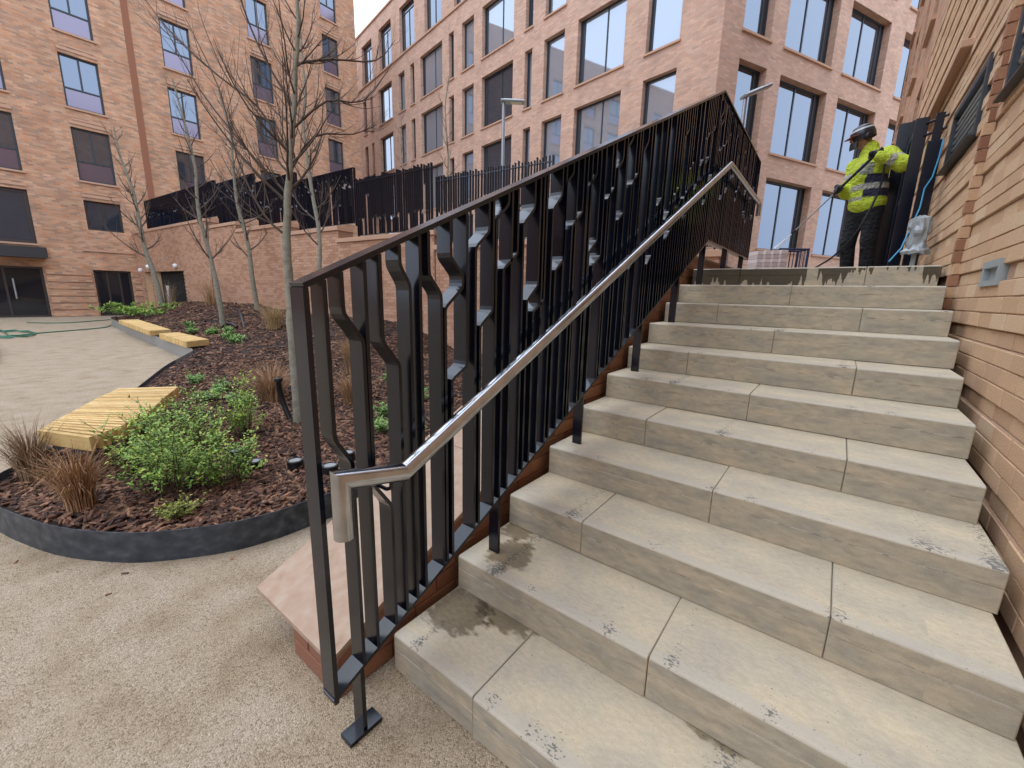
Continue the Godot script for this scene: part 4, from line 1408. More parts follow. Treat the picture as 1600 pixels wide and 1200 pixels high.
func make_mulch() -> void:
	rng.seed = 606
	var xf := []; var cols := []
	var pal := [LIN(108, 72, 52), LIN(82, 54, 39), LIN(130, 90, 66), LIN(60, 40, 30), LIN(152, 112, 84), LIN(94, 60, 43)]
	var regions := [[-3.4, -1.15, -1.6, 0.87, 13000, 1.2], [-6.5, -1.0, -6.1, 0.2, 20000, 1.25], [-12.0, -3.0, -5.9, -0.8, 9000, 1.7], [-21.0, -10.0, -5.6, -1.8, 6000, 2.2]]
	for r in regions:
		for i in r[4]:
			var q := Vector2(rng.randf_range(r[0], r[1]), rng.randf_range(r[2], r[3]))
			if not in_bed(q) or near_edge(q, 0.045):
				continue
			var s: float = r[5] * rng.randf_range(0.55, 1.35)
			var l := s * rng.randf_range(0.7, 1.7)
			var b := Basis.from_euler(Vector3(rng.randfn(0, 0.28), rng.randf() * TAU, rng.randfn(0, 0.28)))
			b = b.scaled_local(Vector3(l, s * rng.randf_range(0.6, 1.3), s))
			xf.append(Transform3D(b, Vector3(q.x, bed_h(q.x, q.y) + rng.randf_range(-0.008, 0.012), q.y)))
			var c: Color = pal[rng.randi() % pal.size()]
			cols.append(c * rng.randf_range(0.5, 0.92))
	# chips kicked out onto the gravel
	for i in 7:
		var k := rng.randi_range(22, 62)
		var q: Vector2 = outline[k] + (outline[k] - Vector2(-2.2, -0.4)).normalized() * absf(rng.randfn(0, 0.22) + 0.03)
		if in_bed(q) or near_edge(q, 0.02):
			continue
		xf.append(Transform3D(Basis.from_euler(Vector3(rng.randfn(0, 0.1), rng.randf() * TAU, rng.randfn(0, 0.1))).scaled(Vector3.ONE * rng.randf_range(0.4, 0.9)), Vector3(q.x, 0.004, q.y)))
		cols.append(pal[rng.randi() % pal.size()])
	# chip: an uneven sliver of bark
	var mb := MB.new()
	mb.colored = true
	var a := [Vector3(-0.021, -0.003, -0.006), Vector3(0.024, -0.003, -0.008), Vector3(0.019, -0.003, 0.008), Vector3(-0.024, -0.003, 0.006)]
	var b2 := [Vector3(-0.017, 0.004, -0.005), Vector3(0.016, 0.003, -0.006), Vector3(0.020, 0.004, 0.004), Vector3(-0.018, 0.003, 0.005)]
	mb.quad(b2[3], b2[2], b2[1], b2[0])
	for i in 4:
		var j := (i + 1) % 4
		mb.quad(a[j], a[i], b2[i], b2[j])
	var o := multi("bark_mulch", mb.mesh(), M.mulch_chip, xf, cols, self)
	tag(o, "dark brown bark chippings covering the planting bed", "mulch")
	o.set_meta("kind", "stuff")
	# bark in the second bed
	xf = []; cols = []
	for i in 900:
		var an := rng.randf() * TAU; var rr := sqrt(rng.randf())
		var p := Vector3(-12.4 + 4.5 * rr * cos(an), 0.13, 1.75 + 1.25 * rr * sin(an))
		xf.append(Transform3D(Basis.from_euler(Vector3(0, rng.randf() * TAU, 0)).scaled(Vector3.ONE * 2.5), p)); cols.append(pal[rng.randi() % 6])
	o = multi("bark_mulch", mb.mesh(), M.mulch_chip, xf, cols, self)
	tag(o, "bark chippings in the second bed across the pale path", "mulch")
	o.set_meta("kind", "stuff")

func bench(called: String, label: String, L: Array, R: Array, count: int, top: float, th: float) -> void:
	var c := Vector3.ZERO
	var t := thing(called, label, "bench", Vector3((L[0].x + R[-1].x) / 2, 0, (L[0].y + R[-1].y) / 2), "timber benches on the bed edging")
	var at := func(line: Array, f: float) -> Vector2:
		var tot := 0.0
		for i in line.size() - 1:
			tot += line[i].distance_to(line[i + 1])
		var d := f * tot
		for i in line.size() - 1:
			var s: float = line[i].distance_to(line[i + 1])
			if d <= s + 1e-6:
				return line[i].lerp(line[i + 1], d / s)
			d -= s
		return line[-1]
	var len0: float = at.call(L, 0.0).distance_to(at.call(L, 0.5)) * 2
	var w := len0 / count * 0.57
	rng.seed = hash(called)
	for i in count:
		var f := (i + 0.5) / count
		var a: Vector2 = at.call(L, f); var b: Vector2 = at.call(R, f)
		var d := (b - a).normalized()
		var mb := MB.new()
		mb.cbox(Vector3((a.x + b.x) / 2, top - th / 2 + rng.randf_range(-0.0015, 0.0015), (a.y + b.y) / 2), Vector3(d.x, 0, d.y), UP, Vector3(-d.y, 0, d.x), a.distance_to(b) / 2 + rng.randf_range(-0.002, 0.002), th / 2, w / 2, 0.003)
		obj("slat", mb, M["pine_%d" % (rng.randi() % 4)], t)
	for f in [0.3, 0.7]:
		var mb := MB.new()
		var pts := []
		for i in 9:
			var g := 0.02 + 0.96 * i / 8.0
			var p: Vector2 = at.call(L, g).lerp(at.call(R, g), f)
			pts.append(Vector3(p.x, top - th - 0.016, p.y))
		for i in 8:
			var d: Vector3 = pts[i + 1] - pts[i]
			mb.obox((pts[i] + pts[i + 1]) / 2, d / 2, UP * 0.016, d.cross(UP).normalized() * 0.02)
		obj("bearer", mb, M.frame_dark, t)
	for g in [0.15, 0.85]:
		var p: Vector2 = at.call(L, g).lerp(at.call(R, g), 0.5)
		var mb := MB.new()
		mb.box(Vector3(p.x - 0.03, 0, p.y - 0.03), Vector3(p.x + 0.03, top - th - 0.001, p.y + 0.03))
		obj("leg", mb, M.frame_dark, t)

func make_benches() -> void:
	bench("slatted_bench", "curved pine slatted bench between the bark bed and the pale path, green shrub beside it",
		[Vector2(-2.872, 0.60), Vector2(-3.118, 0.488), Vector2(-3.355, 0.37), Vector2(-3.715, 0.195), Vector2(-4.07, -0.003)],
		[Vector2(-2.46, 0.43), Vector2(-2.62, 0.24), Vector2(-2.873, 0.05), Vector2(-3.421, -0.20), Vector2(-3.792, -0.385)], 28, 0.45, 0.095)
	bench("slatted_bench", "shorter thick pine bench on the grey edging where the path bends", [Vector2(-8.49, -1.71), Vector2(-10.53, -1.78)], [Vector2(-8.7, -2.14), Vector2(-10.63, -2.15)], 36, 0.38, 0.115)
	bench("slatted_bench", "long thick pine bench on the grey edging nearer the apartment entrance", [Vector2(-11.35, -1.80), Vector2(-15.77, -2.05)], [Vector2(-11.46, -2.22), Vector2(-15.84, -2.50)], 70, 0.38, 0.115)

func grass_tuft(label: String, at: Vector3, h: float, spread: float, blades: int, sd: int, c0: Color, c1: Color, cat := "grass") -> void:
	rng.seed = sd
	var t := thing("grass_tuft" if cat == "grass" else "ground_plant", label, cat, at)
	var mb := MB.new(); mb.colored = true
	for i in blades:
		mb.col = c0.lerp(c1, rng.randf()) * rng.randf_range(0.8, 1.15)
		var az := rng.randf() * TAU
		var out := Vector3(cos(az), 0, sin(az))
		var r0 := rng.randf() * spread * 0.28
		var p := at + out * r0 - UP * 0.01
		var hh := h * rng.randf_range(0.55, 1.1)
		var bend := spread * rng.randf_range(0.1, 1.0)
		var w := rng.randf_range(0.0012, 0.0024) * (1.0 + h)
		var side := out.cross(UP).rotated(UP, rng.randf_range(-1, 1)) * w
		var prev := p; var pw := side
		for k in range(1, 6):
			var f := k / 5.0
			var q := at + out * (r0 + bend * f * f) + UP * (hh * (f - 0.28 * f * f * f * rng.randf_range(0.5, 1.5)))
			var nw := side * (1.0 - f * 0.85)
			mb.quad(prev - pw, prev + pw, q + nw, q - nw)
			prev = q; pw = nw
	obj("blades", mb, M.dry_grass, t)

var leaf_mesh: ArrayMesh
func make_leaf() -> void:
	var mb := MB.new(); mb.colored = true
	mb.quad(Vector3(0, 0, 0), Vector3(0.0052, 0.0018, 0.008), Vector3(0, 0, 0.019), Vector3(0, 0.0, 0.008))
	mb.quad(Vector3(0, 0, 0), Vector3(0, 0, 0.008), Vector3(0, 0, 0.019), Vector3(-0.0052, 0.0018, 0.008))
	leaf_mesh = mb.mesh()

# leafy shrub: arching stems with small leaves along them
func shrub(label: String, at: Vector3, h: float, spread: float, stems: int, sd: int, cols: Array, leaf := 1.0, group := "green plants in the bed") -> void:
	rng.seed = sd
	var t := thing("leafy_shrub", label, "shrub", at, group)
	var sm := MB.new()
	var xf := []; var cc := []
	for i in stems:
		var az := rng.randf() * TAU
		var out := Vector3(cos(az), 0, sin(az))
		var r := spread * sqrt(rng.randf())
		var hh := h * rng.randf_range(0.3, 1.2) * (1.0 - 0.2 * r / spread)
		var p0 := at + out * r * 0.35 - UP * 0.01
		var p1 := at + out * r + UP * hh + Vector3(rng.randfn(0, 0.03), 0, rng.randfn(0, 0.03))
		var mid := p0.lerp(p1, 0.5) + UP * hh * 0.12 + Vector3(rng.randfn(0, 0.03), 0, rng.randfn(0, 0.03))
		sm.tube([p0, mid, p1], [0.003, 0.002, 0.001], 4)
		var tone: Color = cols[0].lerp(cols[1], rng.randf())
		var twigs := [[p0, mid, p1]]
		for k in 5:
			var f := rng.randf_range(0.25, 0.95)
			var b := p0.lerp(mid, f).lerp(mid.lerp(p1, f), f)
			var a2 := rng.randf() * TAU
			var e := b + Vector3(cos(a2) * 0.07, rng.randf_range(0.02, 0.09), sin(a2) * 0.07) * rng.randf_range(0.6, 1.3)
			sm.tube([b, e], [0.0014, 0.0007], 3)
			twigs.append([b, b.lerp(e, 0.5) + UP * 0.004, e])
		for w in twigs:
			var n: int = 16 if w[0] == p0 else 9
			for k in n:
				var f := (k + rng.randf()) / n
				if w[0] == p0 and f < 0.2:
					continue
				var p: Vector3 = w[0].lerp(w[1], f).lerp(w[1].lerp(w[2], f), f)
				var d := Vector3(rng.randfn(0, 1), rng.randfn(0.25, 0.6), rng.randfn(0, 1)).normalized()
				var b := Basis.looking_at(-d, Vector3(0.1, 1, 0.2)).scaled(Vector3.ONE * leaf * rng.randf_range(0.65, 1.25))
				xf.append(Transform3D(b, p))
				var c := tone.lerp(cols[2], maxf(0.0, f - 0.6) * rng.randf_range(0.3, 1.6)) * rng.randf_range(0.75, 1.2)
				cc.append(c)
	obj("stems", sm, M.stem, t)
	var o := multi("foliage", leaf_mesh.duplicate(), M.leaf, xf, cc, t)
	o.set_meta("kind", "stuff")

func make_plants() -> void:
	make_leaf()
	var g := [LIN(86, 126, 50), LIN(134, 168, 66), LIN(214, 212, 88)]
	var H := func(x, z): return Vector3(x, bed_h(x, z), z)
	shrub("full green shrub with yellow tips in front of the slatted bench", H.call(-2.0, 0.16), 0.54, 0.31, 52, 1, g, 1.35)
	shrub("smaller green shrub spreading beside the black spotlights", H.call(-1.82, -0.08), 0.40, 0.24, 30, 2, g, 1.3)
	shrub("low green shrub leaning over the edge of the slatted bench", H.call(-2.55, 0.10), 0.44, 0.28, 30, 3, g, 1.3)
	shrub("tall thin yellow-green shrub behind the full green shrub", H.call(-2.75, -0.55), 0.56, 0.17, 24, 4, [LIN(110, 146, 54), LIN(140, 170, 60), LIN(214, 210, 80)], 1.3)
	shrub("green shrub at the far end of the slatted bench", H.call(-2.75, -0.2), 0.44, 0.27, 30, 5, g, 1.3)
	shrub("tiny yellow seedling near the front of the steel edging", H.call(-1.62, 0.25), 0.08, 0.09, 8, 6, [LIN(120, 130, 50), LIN(140, 150, 60), LIN(190, 180, 70)], 1.0)
	shrub("low green groundcover at the corner by the brick doorway", H.call(-18.5, -3.3), 0.42, 1.7, 70, 7, g, 4.0)
	rng.seed = 70
	var spots := [[-4.3, -0.75], [-3.9, -0.9], [-4.6, -1.0], [-5.2, -0.9], [-9.3, -2.7], [-9.9, -2.9], [-10.6, -2.8], [-8.6, -2.6], [-2.3, -1.65], [-2.0, -1.4], [-2.6, -2.3], [-3.6, -2.7], [-1.75, -1.5], [-12.5, -2.9], [-11.4, -2.6]]
	var nm := ["in front of the path bend", "between bench and tree trunk", "two hands from the path edge", "right at the path edge", "behind the short thick bench", "left of the drain pipes", "behind the long thick bench", "on open bark behind the path bend", "seen between the first railing bars", "just behind the spotlights", "deeper in the bed behind the railing", "near the dry grass behind the railing", "close to the pink coping", "furthest along the long bench", "behind the gap between the thick benches"]
	for i in spots.size():
		var s: Array = spots[i]
		shrub("small pale green seedling " + nm[i], H.call(s[0], s[1]), 0.14, 0.12, 9, 80 + i, [LIN(96, 140, 60), LIN(126, 160, 84), LIN(170, 186, 110)], 1.5 if s[0] > -6 else 2.4)
	var d0 := LIN(124, 90, 62); var d1 := LIN(190, 154, 114)
	grass_tuft("dark brown dry grass tuft at the rounded tip of the bed, by the bench", H.call(-2.86, 0.66), 0.48, 0.26, 420, 21, LIN(94, 72, 54), LIN(170, 140, 108))
	grass_tuft("upright brown dry grass tuft standing alone in front of the bench", H.call(-2.1, 0.54), 0.46, 0.22, 460, 22, LIN(122, 86, 58), LIN(186, 146, 104))
	grass_tuft("arching russet grass tuft left of the nearest tree trunk", H.call(-3.9, -1.25), 0.55, 0.42, 520, 23, d0, d1)
	grass_tuft("russet grass tuft seen between the first two railing bars", H.call(-4.6, -2.7), 0.75, 0.28, 440, 24, d0, d1)
	grass_tuft("low russet grass tuft in front of the one between the railing bars", H.call(-3.1, -1.75), 0.45, 0.28, 380, 25, d0, d1)
	grass_tuft("straw coloured grass tuft below the brick wall, beside the drain pipes", H.call(-9.2, -3.6), 0.8, 0.55, 460, 26, LIN(140, 112, 74), LIN(196, 168, 120))
	grass_tuft("brown grass tuft behind the nearest tree trunk", H.call(-8.4, -3.8), 0.6, 0.3, 300, 27, d0, d1)
	grass_tuft("thin tall dry stalks against the brick wall", H.call(-16.2, -4.6), 1.3, 0.9, 160, 28, LIN(130, 98, 66), LIN(170, 136, 96))
	grass_tuft("thin tall dry stalks beside the brick doorway", H.call(-20.0, -4.4), 1.2, 0.6, 130, 29, LIN(120, 100, 74), LIN(160, 136, 106))

# bare winter tree; limbs = explicit paths, the rest grows at random
func tree(label: String, pts: Array, r0: float, limbs: Array, start: float, count: int, reach: float, sd: int, group := "bare trees in the planting bed") -> void:
	rng.seed = sd
	var t := thing("bare_tree", label, "tree", pts[0], group)
	var n := pts.size()
	var fine := []; var rad := []
	for i in n - 1:
		for k in 4:
			var f := (i + k / 4.0) / (n - 1)
			fine.append(pts[i].cubic_interpolate(pts[i + 1], pts[maxi(i - 1, 0)], pts[mini(i + 2, n - 1)], k / 4.0) + Vector3(rng.randfn(0, 0.004), 0, rng.randfn(0, 0.004)))
			rad.append(r0 * (1.15 if f < 0.02 else 1.0) * lerpf(1.0, 0.22, pow(f, 0.9)) * rng.randf_range(0.96, 1.06))
	fine.append(pts[-1]); rad.append(r0 * 0.2)
	var mb := MB.new()
	mb.tube(fine, rad, 12)
	obj("trunk", mb, M.bark, t)
	var cr := MB.new()
	for l in limbs:
		grow_path(cr, l, r0 * 0.25, 2)
	var gold := rng.randf() * TAU
	for i in count:
		var f := lerpf(start, 0.99, pow((i + 0.5) / count, 0.9))
		var idx := clampi(int(f * (fine.size() - 1)), 0, fine.size() - 2)
		gold += 2.4 + rng.randfn(0, 0.3)
		var ln := reach * lerpf(1.0, 0.35, f) * rng.randf_range(0.6, 1.15)
		var dir := Vector3(cos(gold), rng.randf_range(0.45, 1.1), sin(gold)).normalized()
		branch(cr, fine[idx], dir, ln, rad[idx] * 0.42, 2)
	obj("crown", cr, M.twig, t)

func branch(mb: MB, p: Vector3, d: Vector3, ln: float, r: float, depth: int) -> void:
	var seg := 6
	var pts := [p]; var rr := [r]
	var q := p
	for i in seg:
		d = (d + Vector3(rng.randfn(0, 0.07), 0.15 + rng.randfn(0, 0.05), rng.randfn(0, 0.07))).normalized()
		q += d * ln / seg
		pts.append(q); rr.append(lerpf(r, r * 0.2, (i + 1.0) / seg))
	mb.tube(pts, rr, 5 if depth == 2 else 3, false)
	if depth > 0:
		_twigs(mb, pts, rr, ln, depth)

func _twigs(mb: MB, pts: Array, rr: Array, ln: float, depth: int) -> void:
	var n := rng.randi_range(4, 7) if depth == 2 else rng.randi_range(2, 4)
	for k in n:
		var i := rng.randi_range(1, pts.size() - 2)
		var t: Vector3 = (pts[i + 1] - pts[i]).normalized()
		var side := t.cross(Vector3(rng.randfn(0, 1), rng.randfn(0, 1), rng.randfn(0, 1))).normalized()
		branch(mb, pts[i], (t + side * rng.randf_range(0.45, 0.85)).normalized(), ln * rng.randf_range(0.25, 0.5), rr[i] * 0.6, depth - 1)

func grow_path(mb: MB, l: Array, r: float, depth: int) -> void:
	var pts := []; var rr := []
	var n := l.size()
	for i in n - 1:
		for k in 3:
			pts.append(l[i].cubic_interpolate(l[i + 1], l[maxi(i - 1, 0)], l[mini(i + 2, n - 1)], k / 3.0))
			rr.append(r * lerpf(1.0, 0.25, (i + k / 3.0) / (n - 1)))
	pts.append(l[-1]); rr.append(r * 0.2)
	mb.tube(pts, rr, 6, false)
	var ln := 0.0
	for i in pts.size() - 1:
		ln += pts[i].distance_to(pts[i + 1])
	_twigs(mb, pts, rr, ln * 0.8, depth)
	_twigs(mb, pts, rr, ln * 0.6, depth)
	_twigs(mb, pts, rr, ln * 0.7, depth)

func make_trees() -> void:
	var base := Vector3(-2.761, bed_h(-2.76, -1.0) - 0.03, -1.008)
	var pts := [base, Vector3(-2.872, 0.748, -1.062), Vector3(-3.001, 1.394, -1.135), Vector3(-3.095, 1.864, -1.189), Vector3(-3.146, 2.277, -1.26), Vector3(-3.18, 2.63, -1.329), Vector3(-3.23, 3.161, -1.433), Vector3(-3.289, 3.692, -1.529), Vector3(-3.394, 4.398, -1.637), Vector3(-3.45, 5.4, -1.7)]
	var limbs := [
		[Vector3(-3.18, 2.60, -1.32), Vector3(-3.35, 3.0, -1.15), Vector3(-3.62, 3.25, -0.95), Vector3(-4.05, 3.65, -0.75), Vector3(-4.35, 4.0, -0.65)],
		[Vector3(-3.14, 2.25, -1.25), Vector3(-3.4, 2.62, -1.05), Vector3(-3.8, 3.15, -0.85), Vector3(-4.1, 3.75, -0.7)],
		[Vector3(-3.21, 3.05, -1.41), Vector3(-3.45, 3.55, -1.25), Vector3(-3.6, 4.1, -1.15), Vector3(-3.7, 4.7, -1.1)],
		[Vector3(-3.25, 3.45, -1.48), Vector3(-3.12, 3.56, -1.75), Vector3(-2.95, 3.66, -2.15), Vector3(-2.95, 3.95, -2.4)],
		[Vector3(-3.20, 2.85, -1.37), Vector3(-3.05, 3.15, -1.65), Vector3(-2.9, 3.22, -1.95), Vector3(-2.75, 3.6, -2.2)],
		[Vector3(-3.17, 2.45, -1.30), Vector3(-3.05, 2.8, -1.5), Vector3(-2.95, 2.9, -1.85), Vector3(-2.9, 3.05, -2.1)],
		[Vector3(-3.09, 1.87, -1.19), Vector3(-3.2, 2.05, -1.05), Vector3(-3.38, 2.5, -0.95), Vector3(-3.5, 3.1, -0.9), Vector3(-3.8, 3.7, -0.8)]]
	tree("slender bare tree with a pale trunk right behind the front end of the railing", pts, 0.05, limbs, 0.40, 24, 1.4, 7)
	var mk := func(label: String, x: float, z: float, lean: Vector3, h: float, r: float, start: float, count: int, reach: float, sd: int, y := -1.0, group := "bare trees in the planting bed"):
		var b := Vector3(x, (bed_h(x, z) if y < 0 else y) - 0.03, z)
		var p := []
		for i in 7:
			var f := i / 6.0
			p.append(b + UP * h * f + lean * f + Vector3(0.05 * sin(i * 1.7 + sd), 0, 0.05 * cos(i * 2.1 + sd)) * minf(1.0, f * 3))
		tree(label, p, r, [], start, count, reach, sd, group)
	mk.call("bare tree with a dark trunk standing between the pale trunk and the railing", -7.7, -4.0, Vector3(-1.0, 0, -0.4), 6.2, 0.06, 0.28, 22, 1.7, 11)
	mk.call("thin bare tree close to the brick wall, straw grass at its foot", -12.9, -4.75, Vector3(-0.5, 0, 0.2), 6.0, 0.075, 0.26, 24, 1.7, 12)
	mk.call("thin bare tree with a drain pipe at its foot", -11.7, -3.4, Vector3(-0.4, 0, 0.25), 5.8, 0.068, 0.27, 24, 1.6, 13)
	mk.call("thin bare tree in front of the dark doorway in the wall", -20.4, -4.2, Vector3(-0.6, 0, 0.5), 6.5, 0.10, 0.30, 22, 1.9, 14)
	mk.call("small upright bare tree on the upper level before the office windows", -9.2, -9.0, Vector3(-0.1, 0, -0.3), 5.2, 0.05, 0.38, 14, 1.1, 15, 2.6, "bare trees on the upper level")
	mk.call("faint small bare tree on the upper level near the apartment block", -13.5, -11.0, Vector3(-0.1, 0, 0.1), 5.4, 0.05, 0.38, 12, 1.1, 16, 3.0, "bare trees on the upper level")

func make_bed_fittings() -> void:
	var spots := [[-2.329, -0.333], [-1.995, -0.313], [-1.781, -0.499], [-1.659, -0.83], [-1.489, -0.597]]
	var lab := ["nearest the yellow-green shrub", "half hidden by the smaller shrub", "with bark lying on its glass", "between the railing bars, behind the others", "nearest the railing end post"]
	for i in spots.size():
		var p := Vector3(spots[i][0], bed_h(spots[i][0], spots[i][1]) - 0.03, spots[i][1])
		var t := thing("ground_spotlight", "black round ground spotlight " + lab[i], "light", p, "ground spotlights in the bark")
		var mb := MB.new()
		mb.lathe(p, UP, [Vector2(0.052, 0), Vector2(0.052, 0.085), Vector2(0.055, 0.087), Vector2(0.055, 0.098), Vector2(0.050, 0.102), Vector2(0.042, 0.102), Vector2(0.041, 0.096)], 22)
		obj("housing", mb, M.black_plastic, t)
		mb = MB.new()
		mb.lathe(p, UP, [Vector2(0.041, 0.097), Vector2(0.0, 0.098)], 18)
		obj("lens", mb, M.galvanised, t)
		for k in 6:
			var a := TAU * k / 6
			mb = MB.new()
			mb.lathe(p + Vector3(cos(a) * 0.0465, 0.101, sin(a) * 0.0465), UP, [Vector2(0.004, 0), Vector2(0.004, 0.003), Vector2(0, 0.004)], 6)
			obj("screw", mb, M.galvanised, t)
	# drain pipe standing at the tree
	var b := Vector3(-2.86, bed_h(-2.86, -0.98) - 0.02, -0.98)
	var t := thing("drain_pipe", "black bent drain pipe with a cap beside the pale tree trunk", "pipe", b)
	var mb := MB.new()
	var path := []; var rr := []
	for i in 26:
		var f := i / 25.0
		path.append(b + Vector3(-0.10 * sin(f * 2.2), 0.40 * f, 0.05 * f))
		rr.append(0.024 + (0.002 if i % 2 else 0.0))
	mb.tube(path, rr, 14)
	obj("tube", mb, M.black_plastic, t)
	mb = MB.new()
	mb.lathe(path[-1] - UP * 0.005, UP, [Vector2(0.036, 0), Vector2(0.036, 0.03), Vector2(0.03, 0.035), Vector2(0, 0.036)], 16)
	obj("cap", mb, M.black_plastic, t)
	var ps := [[-11.3, -3.2, 0.5, "purple-black drain pipe looping out of the bark at a tree foot"], [-10.6, -3.5, -0.9, "longer black drain pipe leaning out of the bark behind the looping one"]]
	for q in ps:
		var c := Vector3(q[0], bed_h(q[0], q[1]) - 0.02, q[1])
		var o := MB.new()
		var pp := []; var r2 := []
		for i in 12:
			var f := i / 11.0
			pp.append(c + Vector3(q[2] * f, 0.16 * sin(f * 2.6) + (0.35 * f if q[2] < 0 else 0.0), -0.2 * f)); r2.append(0.035)
		o.tube(pp, r2, 10)
		tag(obj("drain_pipe", o, M.black_plastic), q[3], "pipe")
	# garden hose on the path
	var hm := MB.new()
	var hp := []; var hr := []
	for i in 150:
		var f := i / 149.0
		var a := f * TAU * 5.0
		if f < 0.7:
			hp.append(Vector3(-16.6 + cos(a) * (1.0 + 0.3 * sin(a * 0.37)) , 0.02 + 0.012 * (i % 3), 0.1 + sin(a) * 0.5))
		else:
			var g := (f - 0.7) / 0.3
			hp.append(Vector3(-16.6 + 1.0 - 3.2 * g, 0.02, 0.1 - 2.6 * g + 0.25 * sin(g * 7)))
		hr.append(0.016)
	hm.tube(hp, hr, 6)
	tag(obj("garden_hose", hm, M.hose_green), "loose coil of green garden hose lying on the pale path", "hose")
	hm = MB.new()
	hp = []; hr = []
	for i in 40:
		var f := i / 39.0
		hp.append(Vector3(-21.5 + 0.6 * sin(f * 5), 0.02, -0.6 - 2.6 * f)); hr.append(0.016)
	hm.tube(hp, hr, 6)
	tag(obj("garden_hose", hm, M.hose_green), "straight run of green garden hose in front of the apartment entrance", "hose")

func street_lamp(label: String, head: Vector3, dir: Vector3, foot: float) -> void:
	var t := thing("street_lamp", label, "lamp", Vector3(head.x, foot, head.z), "street lamps on the upper level")
	var mb := MB.new()
	mb.tube([Vector3(head.x, foot, head.z), Vector3(head.x, foot + 1.0, head.z), head], [0.07, 0.055, 0.045], 12)
	obj("pole", mb, M.lamp_metal, t)
	var d := dir.normalized(); var s := d.cross(UP).normalized(); var u := s.cross(d)
	mb = MB.new()
	var c := head + d * 0.26 + UP * 0.03
	mb.cbox(c, d, u, s, 0.34, 0.028, 0.13, 0.02)
	mb.cbox(c + u * 0.03 - d * 0.05, d, u, s, 0.2, 0.02, 0.09, 0.015)
	obj("lamp_head", mb, M.lamp_metal, t)
	mb = MB.new()
	mb.obox(c - u * 0.031 + d * 0.1, d * 0.15, u * 0.004, s * 0.08)
	obj("lens", mb, M.lamp_glass, t)

